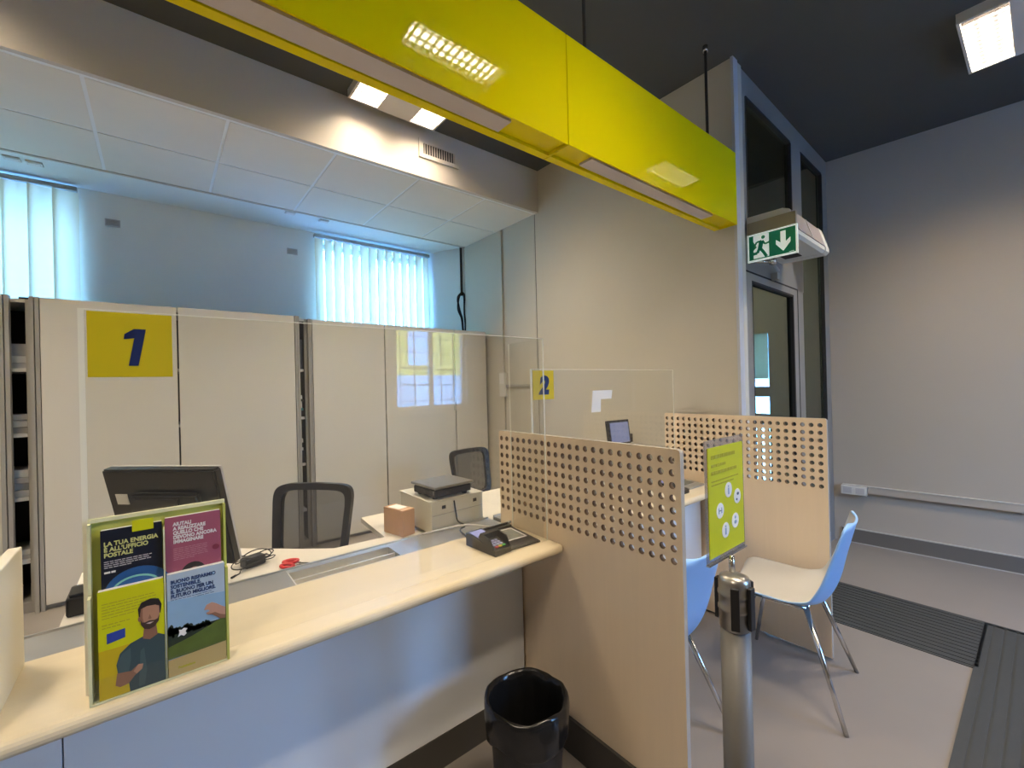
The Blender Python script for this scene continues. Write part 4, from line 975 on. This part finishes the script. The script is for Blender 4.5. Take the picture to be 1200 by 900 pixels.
for i, (cx, cz) in enumerate(((1.112, 1.172), (1.160, 1.148), (1.066, 1.128), (1.146, 1.088), (1.092, 1.075))):
    d_ = obj('pictogram', B().prism(ell(cx, cz, 0.019, 0.019, 20), fy-0.0006, fy, 'y', M_PAPER), None, po)
    ib = B()
    if i == 1:
        ib.prism(ell(cx+0.003, cz+0.006, 0.006, 0.004, 10), fy-0.001, fy-0.0006, 'y', M_ICOND); ib.prism(ell(cx-0.004, cz-0.008, 0.004, 0.003, 10), fy-0.001, fy-0.0006, 'y', M_ICOND)
    elif i == 2:
        ib.box(cx-0.009, cx-0.005, fy-0.001, fy-0.0006, cz-0.007, cz+0.007, M_ICON).box(cx+0.005, cx+0.009, fy-0.001, fy-0.0006, cz-0.007, cz+0.007, M_ICON).box(cx-0.004, cx+0.004, fy-0.001, fy-0.0006, cz-0.001, cz+0.001, M_ICOND)
    elif i == 3:
        ib.prism(ell(cx, cz+0.008, 0.004, 0.004, 10), fy-0.001, fy-0.0006, 'y', M_ICON); ib.prism(ell(cx, cz-0.004, 0.007, 0.005, 10), fy-0.001, fy-0.0006, 'y', M_ICON)
    else:
        ib.prism(ell(cx, cz+0.009, 0.003, 0.003, 10), fy-0.001, fy-0.0006, 'y', M_ICON); ib.box(cx-0.0035, cx+0.0035, fy-0.001, fy-0.0006, cz-0.011, cz+0.005, M_ICON)
    io = obj('icon', ib, None, po)

# ---------------------------------------------------------------- waste bin with bag
bx, by = 0.945, 1.128
t = thing('waste_bin', (bx, by, 0), 'round black waste bin lined with a black bag, under the counter end', 'bin')
b = B(); b.lathe([(0.0, 0.002), (0.098, 0.002), (0.105, 0.01), (0.128, 0.385), (0.130, 0.39), (0.124, 0.388), (0.100, 0.014), (0.0, 0.012)], (bx, by, 0), 36); obj('body', b, M_BLACK, t)
b = B(); prof = [(0.0, 0.03), (0.080, 0.04), (0.096, 0.14), (0.106, 0.30), (0.114, 0.375), (0.124, 0.402), (0.134, 0.407), (0.142, 0.400), (0.145, 0.37), (0.143, 0.335), (0.138, 0.305), (0.140, 0.292), (0.134, 0.288)]
n = 64; rings = []
rnd = random.Random(3)
ph = [rnd.uniform(0, 6.28) for _ in range(8)]
for j, (r, z) in enumerate(prof):
    row = []
    for i in range(n):
        a = 2*PI*i/n; k = min(1.0, j/3.0)
        w = 0.0016*math.sin(7*a+ph[0]+j*0.5)+0.0014*math.sin(13*a+ph[1]-j*0.8)+0.0010*math.sin(23*a+ph[2]+j)
        dz = 0.006*math.sin(3*a+ph[3])*(j >= 9)*1.6 + 0.004*math.sin(5*a+ph[4])
        w *= min(1.0, r/0.09); dz *= (1.0 if j >= 4 else 0.0); row.append(b.bm.verts.new((bx+(r+w)*math.cos(a), by+(r+w)*math.sin(a), z+dz)))
    rings.append(row)
for A, C_ in zip(rings, rings[1:]):
    for i in range(n): b.bm.faces.new([A[i], A[(i+1) % n], C_[(i+1) % n], C_[i]])
o = obj('bag_liner', b, M_BAG, t, smooth=True)
md = o.modifiers.new('smooth', 'SUBSURF'); md.levels = 1; md.render_levels = 1

# ---------------------------------------------------------------- cabinets
CY = 3.70; CZ0, CZ1 = 0.20, 2.015; CD = 0.42
shelves = [1.615, 1.235, 0.865, 0.50]
def cabinet(x0, x1, doors, label, top=CZ1, stiles=()):
    t = thing('storage_cabinet', ((x0+x1)/2, CY+CD/2, CZ0), label, 'cabinet')
    b = B(); e = 0.02
    b.box(x0, x0+e, CY+0.03, CY+CD, CZ0, top, M_CABE).box(x1-e, x1, CY+0.03, CY+CD, CZ0, top, M_CABE)
    b.box(x0+e, x1-e, CY+0.03, CY+CD, top-e, top, M_SHELF).box(x0+e, x1-e, CY+0.03, CY+CD, CZ0, CZ0+0.06, M_CABE)
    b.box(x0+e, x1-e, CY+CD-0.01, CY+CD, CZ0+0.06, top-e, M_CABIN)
    obj('carcass', b, None, t)
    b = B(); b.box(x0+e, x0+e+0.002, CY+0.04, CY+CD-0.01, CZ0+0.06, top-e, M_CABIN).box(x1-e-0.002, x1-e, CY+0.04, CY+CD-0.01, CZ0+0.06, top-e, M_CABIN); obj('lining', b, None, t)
    for z in shelves:
        obj('shelf', B().box(x0+e, x1-e, CY+0.05, CY+CD-0.012, z-0.02, z), M_SHELF, t)
    for (a, c, dy) in doors:
        d = obj('door', B().box(a+0.003, c-0.003, CY+dy, CY+0.018+dy, CZ0+0.03, top+0.012, bev=0.002), M_CAB, t)
    for (a, c) in stiles:
        obj('tambour_edge', B().box(a, (a+c)/2-0.002, CY-0.012, CY+0.04, CZ0, top+0.014, M_CABE).box((a+c)/2+0.002, c, CY-0.004, CY+0.04, CZ0, top+0.014, M_CABE), None, t)
    return t
cb1 = cabinet(-2.0, -0.572, [(-2.0, -1.35, 0.0), (-1.35, -0.69, 0.008)], 'greige cabinet at the far left, slid open to paper stacks', stiles=[(-0.69, -0.650)])
cb2 = cabinet(-0.570, 0.927, [(-0.533, 0.105, 0.0), (0.108, 0.832, -0.006)], 'greige sliding door cabinet behind the number 1 sign', stiles=[(-0.572, -0.533), (0.832, 0.866)])
cb3 = cabinet(0.929, 2.675, [(0.958, 1.561, -0.004), (1.565, 2.282, 0.0), (2.290, 2.672, 0.006)], 'greige cabinet row behind the second office chair', top=1.998, stiles=[(0.928, 0.956)])
for x, z in ((2.275, 1.30), (2.275, 1.21)): obj('lock', B().box(x-0.012, x+0.006, CY-0.008, CY, z, z+0.05), M_OFFW, cb3)
# paper stacks in the left opening
for i, z in enumerate(shelves):
    where = ('topmost', 'second', 'third', 'lowest')[i]
    t = thing('paper_stack', (-0.61, CY+0.2, z), 'stack of pale folders on the %s shelf of the leftmost opening' % where, 'folders', 'folder stacks in the left cabinet')
    k = 0; zz = z
    for j in range(2 + (i % 3)):
        hh = random.uniform(0.022, 0.045); o_ = random.uniform(-0.02, 0.03)
        obj('folder', B().box(-0.80+o_, -0.594, CY+0.07+abs(o_), CY+0.33, zz, zz+hh, bev=0.002), M_PAPERG if j % 2 == 0 else M_PAPER, t); zz += hh+0.0005
    if i == 0: obj('folder', B().box(-0.78, -0.594, CY+0.09, CY+0.30, zz, zz+0.07), M_PAPERG, t)
# things in the slit of the second cabinet
M_BINDB = mat('binder_blue_black', (0.03, 0.045, 0.075), 0.5); M_TEAL = mat('label_teal', (0.05, 0.30, 0.32), 0.5)
def slit(z, items, label):
    t = thing('office_box', (0.885, CY+0.2, z), label, 'box', 'boxes in the cabinet slit')
    zz = z
    for hh, m, dx in items:
        obj('layer', B().box(0.60, 0.905-dx, CY+0.075, CY+0.34, zz, zz+hh, bev=0.002), m, t); zz += hh+0.0005
slit(1.615, [(0.24, M_BINDB, 0.0)], 'dark blue binder box on the top shelf of the cabinet slit')
slit(1.235, [(0.05, M_BLACK, 0.0), (0.02, M_TEAL, 0.004), (0.05, M_PAPER, 0.012), (0.02, M_BLACK, 0.0), (0.03, M_PAPER, 0.01)], 'pile of teal and white packs on the second shelf of the slit')
slit(0.865, [(0.10, M_BINDB, 0.0), (0.022, M_PAPER, 0.01), (0.04, M_BLACK, 0.0), (0.03, M_PAPERG, 0.01)], 'pile of dark and grey packs on the third shelf of the slit')
# thin black brackets lying on the cabinets
for i, (x, w_, lab) in enumerate(((0.16, 0.12, 'above the left part of the second door'), (0.62, 0.12, 'above the right part of the second door'), (1.60, 0.13, 'in front of the middle window blind'), (2.07, 0.11, 'below the right edge of the window blind'), (-0.62, 0.05, 'above the leftmost opening'))):
    zt = (1.998 if x > 0.93 else 2.015); b = B()
    b.box(x, x+w_, CY+0.05, CY+0.09, zt, zt+0.014, M_BLACKM)
    solo('black_bracket', b, None, 'thin black bracket on the cabinet top, %s' % lab, 'bracket', 'brackets on the cabinets', base=(x+w_/2, CY+0.07, zt))

# ---------------------------------------------------------------- blinds
def blind(x0, x1, zt, zb, n, ang, label):
    t = thing('vertical_blind', ((x0+x1)/2, YB-0.06, zt), label, 'blind', 'vertical window blinds')
    obj('headrail', B().box(x0, x1, YB-0.085, YB-0.035, zt-0.03, zt, bev=0.003), mat('headrail_grey', (0.38, 0.40, 0.40), 0.4, 0.3), t)
    w = (x1-x0)/n*1.12
    base = None
    for i in range(n):
        xc = x0 + (x1-x0)*(i+0.5)/n; a = math.radians(ang + random.uniform(-5, 5))
        pts = []
        N = 6
        for k in range(N+1):
            u = -0.5+k/N; cx = u*w; cyv = 0.010*(1-4*u*u)
            pts.append((cx*math.cos(a)-cyv*math.sin(a), cx*math.sin(a)+cyv*math.cos(a)))
        b = B(); rows = []
        for z in (zb, zt-0.032):
            rows.append([b.bm.verts.new((xc+p[0], YB-0.062+p[1], z)) for p in pts])
        for k in range(N): b.bm.faces.new([rows[0][k], rows[0][k+1], rows[1][k+1], rows[1][k]])
        obj('slat', b, M_BLIND, t, smooth=True)
    return t
blind(-1.80, -0.445, 2.995, 1.50, 11, 10, 'closed pale vertical blind in the left window')
blind(1.215, 2.480, 2.985, 1.50, 14, 26, 'partly open vertical blind in the window above the cabinets')

# wall vents and small ceiling spots over the windows
for x, lab in ((-0.255, 'small grey wall vent right of the left window blind'), (1.03, 'small grey wall vent left of the middle window blind')):
    t = thing('wall_vent', (x, YB-0.008, 2.765), lab, 'vent', 'small vents in the back wall')
    obj('frame', B().box(x-0.045, x+0.045, YB-0.010, YB-0.001, 2.765, 2.82), mat('vent_grey', (0.52, 0.53, 0.54), 0.6), t)
    b = B()
    for k in range(5): b.box(x-0.038, x+0.038, YB-0.014, YB-0.010, 2.771+k*0.009, 2.775+k*0.009)
    obj('slats', b, mat('vent_slat', (0.40, 0.41, 0.43), 0.6), t)
for x, y_, lab in ((-0.72, 4.26, 'small white ceiling spot above the left blind, left of its pair'), (-0.62, 4.27, 'small white ceiling spot above the left blind, right of its pair'), (0.93, 4.19, 'small white ceiling spot left of the middle blind'), (1.22, 4.22, 'small white ceiling spot over the corner of the middle blind')):
    t = thing('ceiling_spot', (x, y_, SZ+0.02), lab, 'lamp', 'small spots in the window ceiling')
    obj('bezel', B().box(x-0.04, x+0.04, y_-0.03, y_+0.03, SZ+0.008, SZ+0.02, bev=0.003), M_OFFW, t); obj('lens', B().box(x-0.028, x+0.028, y_-0.02, y_+0.02, SZ+0.005, SZ+0.008), M_PAPER, t)
# grille on the soffit front
t = thing('air_grille', (1.685, SY0, 3.215), 'white slotted air grille on the soffit face', 'vent')
b = B(); gx0, gx1, gz0, gz1 = 1.515, 1.852, 3.145, 3.283
b.box(gx0, gx1, SY0-0.008, SY0, gz0, gz0+0.03, M_SOFF).box(gx0, gx1, SY0-0.008, SY0, gz1-0.03, gz1, M_SOFF).box(gx0, gx0+0.035, SY0-0.008, SY0, gz0+0.03, gz1-0.03, M_SOFF).box(gx1-0.035, gx1, SY0-0.008, SY0, gz0+0.03, gz1-0.03, M_SOFF)
obj('frame', b, None, t)
obj('duct_opening', B().box(gx0+0.035, gx1-0.035, SY0-0.002, SY0-0.0005, gz0+0.03, gz1-0.03), M_BLACKM, t)
for k in range(13):
    x = gx0+0.045+k*0.0206; b = B().box(x, x+0.006, SY0-0.007, SY0-0.002, gz0+0.03, gz1-0.03); obj('fin', b, M_SOFF, t)
# black cable bundle hanging beside the middle window
t = thing('cable_bundle', (2.677, 4.158, 2.02), 'black cable with a tied loop hanging beside the middle window', 'cable')
b = B(); b.box(2.669, 2.689, 4.150, 4.168, 2.47, 3.02, M_BLACKM); obj('conduit', b, None, t)
b = B()
def kc(x, z, o_): return (2.677+(x-2.91)*0.92, 4.158-o_*0.5, 1.45+(z-1.45)*0.92)
for k in range(3):
    o_ = 0.010*k
    b.tube(spline([kc(2.912, 2.60, 0), kc(2.865-o_, 2.52, o_), kc(2.855+o_, 2.38, 0), kc(2.90, 2.28, o_), kc(2.915, 2.16, 0), kc(2.925, 2.09, 0)], 6), 0.011, 6)
    b.tube(spline([kc(2.912, 2.60, 0), kc(2.945+o_*0.3, 2.55, o_), kc(2.945, 2.38, 0), kc(2.952, 2.2, o_), kc(2.950, 2.07, 0)], 6), 0.012, 6)
obj('cable_loop', b, M_BLACKM, t)

# ---------------------------------------------------------------- wall things
# switch plate and conduit on the office right wall
t = thing('wall_switch', (XW-0.02, 3.45, 1.33), 'white surface switch box on the wall behind the number 2 sign', 'switch')
obj('box', B().box(XW-0.03, XW-0.0005, 3.40, 3.49, 1.335, 1.575, bev=0.003), M_OFFW, t); obj('plate', B().box(XW-0.034, XW-0.03, 3.41, 3.48, 1.46, 1.565), M_PAPER, t)
obj('conduit', B().box(XW-0.018, XW-0.0005, 2.96, 3.40, 1.43, 1.452), M_CABE, t); obj('junction_box', B().box(XW-0.03, XW-0.0005, 2.90, 2.96, 1.42, 1.53), M_OFFW, t)
# skirting-height cable trunking and socket on the right wall
b = B(); rstrip(b, -3.1, 0.985, 0.447, 0.500, 0.028, M_WALL); rstrip(b, -3.1, 1.16, 0.500, 0.507, 0.030, M_TRIML)
struct('trim_2', b)
t = thing('wall_socket', (rwx(1.08), 1.08, 0.42), 'twin white socket at the left end of the wall trunking', 'socket')
b = B(); rstrip(b, 0.990, 1.165, 0.425, 0.498, 0.042, M_OFFW); obj('box', b, None, t)
for ya in (1.004, 1.09):
    b = B(); rstrip(b, ya, ya+0.06, 0.437, 0.486, 0.045, M_PAPERG); obj('plate', b, None, t)
# air curtain above the door and exit sign
t = thing('air_curtain', pp(0.45, 0.14, 2.25), 'white air curtain unit above the glass door', 'heater')
b = B()
def acb(b, s0, s1, prof, m):
    A = [b.bm.verts.new(pp(s0, d, z)) for d, z in prof]; C_ = [b.bm.verts.new(pp(s1, d, z)) for d, z in prof]; n = len(prof); mi = b._mi(m)
    for vv in (A, C_): b.bm.faces.new(vv).material_index = mi
    for i in range(n): b.bm.faces.new([A[i], A[(i+1) % n], C_[(i+1) % n], C_[i]]).material_index = mi
acb(b, 0.17, 0.79, [(0.0, 2.27), (0.26, 2.27), (0.275, 2.285), (0.275, 2.305), (0.235, 2.44), (0.20, 2.455), (0.0, 2.455)], M_OFFW); obj('housing', b, None, t)
b = B(); acb(b, 0.19, 0.72, [(0.272, 2.312), (0.278, 2.312), (0.242, 2.435), (0.236, 2.435)], M_GRILLE); gr = obj('intake_grille', b, None, t)
b = B(); acb(b, 0.44, 0.447, [(0.276, 2.312), (0.281, 2.312), (0.245, 2.435), (0.240, 2.435)], M_OFFW); acb(b, 0.72, 0.80, [(0.0, 2.268), (0.262, 2.268), (0.279, 2.284), (0.279, 2.307), (0.239, 2.443), (0.20, 2.459), (0.0, 2.459)], M_OFFW); obj('end_cap', b, None, t)
b = B(); acb(b, 0.25, 0.66, [(0.06, 2.266), (0.16, 2.266), (0.16, 2.27), (0.06, 2.27)], M_BLACKM); obj('outlet_slot', b, None, t)
# exit sign on the left end of the air curtain, facing the counters
es = thing('exit_sign', pp(0.15, 0.14, 2.17), 'green running man exit sign with down arrow above the door', 'sign')
ex = pp(0.150, 0, 0)[0]; ya_, yb2_ = 1.160, 0.888; z0_, z1_ = 2.168, 2.335
def S(u, v):   # u 0..1 along the sign from its left edge, v 0..1 up
    return (ya_ + (yb2_-ya_)*u, z0_ + (z1_-z0_)*v)
def splate(name, pts, d, m, th=0.001, parent=None):
    return obj(name, B().prism([S(*p) for p in pts], ex-d-th, ex-d, 'x', m), None, parent or es)
splate('frame', [(0, 0), (1, 0), (1, 1), (0, 1)], -0.012, M_EXITW, 0.012)
obj('mounting_cap', B().box(ex-0.004, ex+0.018, yb2_+0.005, ya_-0.002, z1_, z1_+0.075, bev=0.003), mat('sign_cap_khaki', (0.33, 0.30, 0.22), 0.5), es)
gp = splate('green_panel', [(0.035, 0.06), (0.965, 0.06), (0.965, 0.94), (0.035, 0.94)], 0.0, M_GREEN)
# doorway: white opening split by the green running figure
splate('doorway', [(0.13, 0.72), (0.13, 0.93), (0.45, 0.93), (0.45, 0.10), (0.13, 0.10), (0.13, 0.40), (0.2, 0.5)], 0.001, M_EXITW, parent=gp)
M_GREENF = M_GREEN
fig = []
def limb(pts, w): 
    out = []
    for (a, c) in zip(pts, pts[1:]):
        dx, dz = c[0]-a[0], c[1]-a[1]; L = math.hypot(dx*1.63, dz) or 1; nx, nz = -dz/L*w/1.63*1.0, dx*1.63/L*w
        out.append([(a[0]+nx, a[1]+nz), (c[0]+nx, c[1]+nz), (c[0]-nx, c[1]-nz), (a[0]-nx, a[1]-nz)])
    return out
b = B()
def addp(pts): b.prism([S(*p) for p in pts], ex-0.003, ex-0.002, 'x', M_GREENF)
addp([(0.335+0.04*math.cos(2*PI*k/16), 0.82+0.065*math.sin(2*PI*k/16)) for k in range(16)])
for q in limb([(0.30, 0.70), (0.265, 0.42)], 0.075) + limb([(0.27, 0.44), (0.33, 0.30), (0.40, 0.10)], 0.05) + limb([(0.255, 0.44), (0.21, 0.28), (0.08, 0.27)], 0.05) + limb([(0.30, 0.70), (0.20, 0.68), (0.15, 0.54)], 0.032) + limb([(0.32, 0.70), (0.37, 0.56), (0.47, 0.60)], 0.032): addp(q)
obj('running_figure', b, None, gp)
splate('arrow', [(0.68, 0.86), (0.78, 0.86), (0.78, 0.47), (0.87, 0.60), (0.87, 0.44), (0.73, 0.16), (0.59, 0.44), (0.59, 0.60), (0.68, 0.47)], 0.001, M_EXITW, parent=gp)
splate('maker_mark', [(0.84, 0.075), (0.93, 0.085), (0.93, 0.10), (0.84, 0.09)], 0.001, M_EXITW, parent=gp)
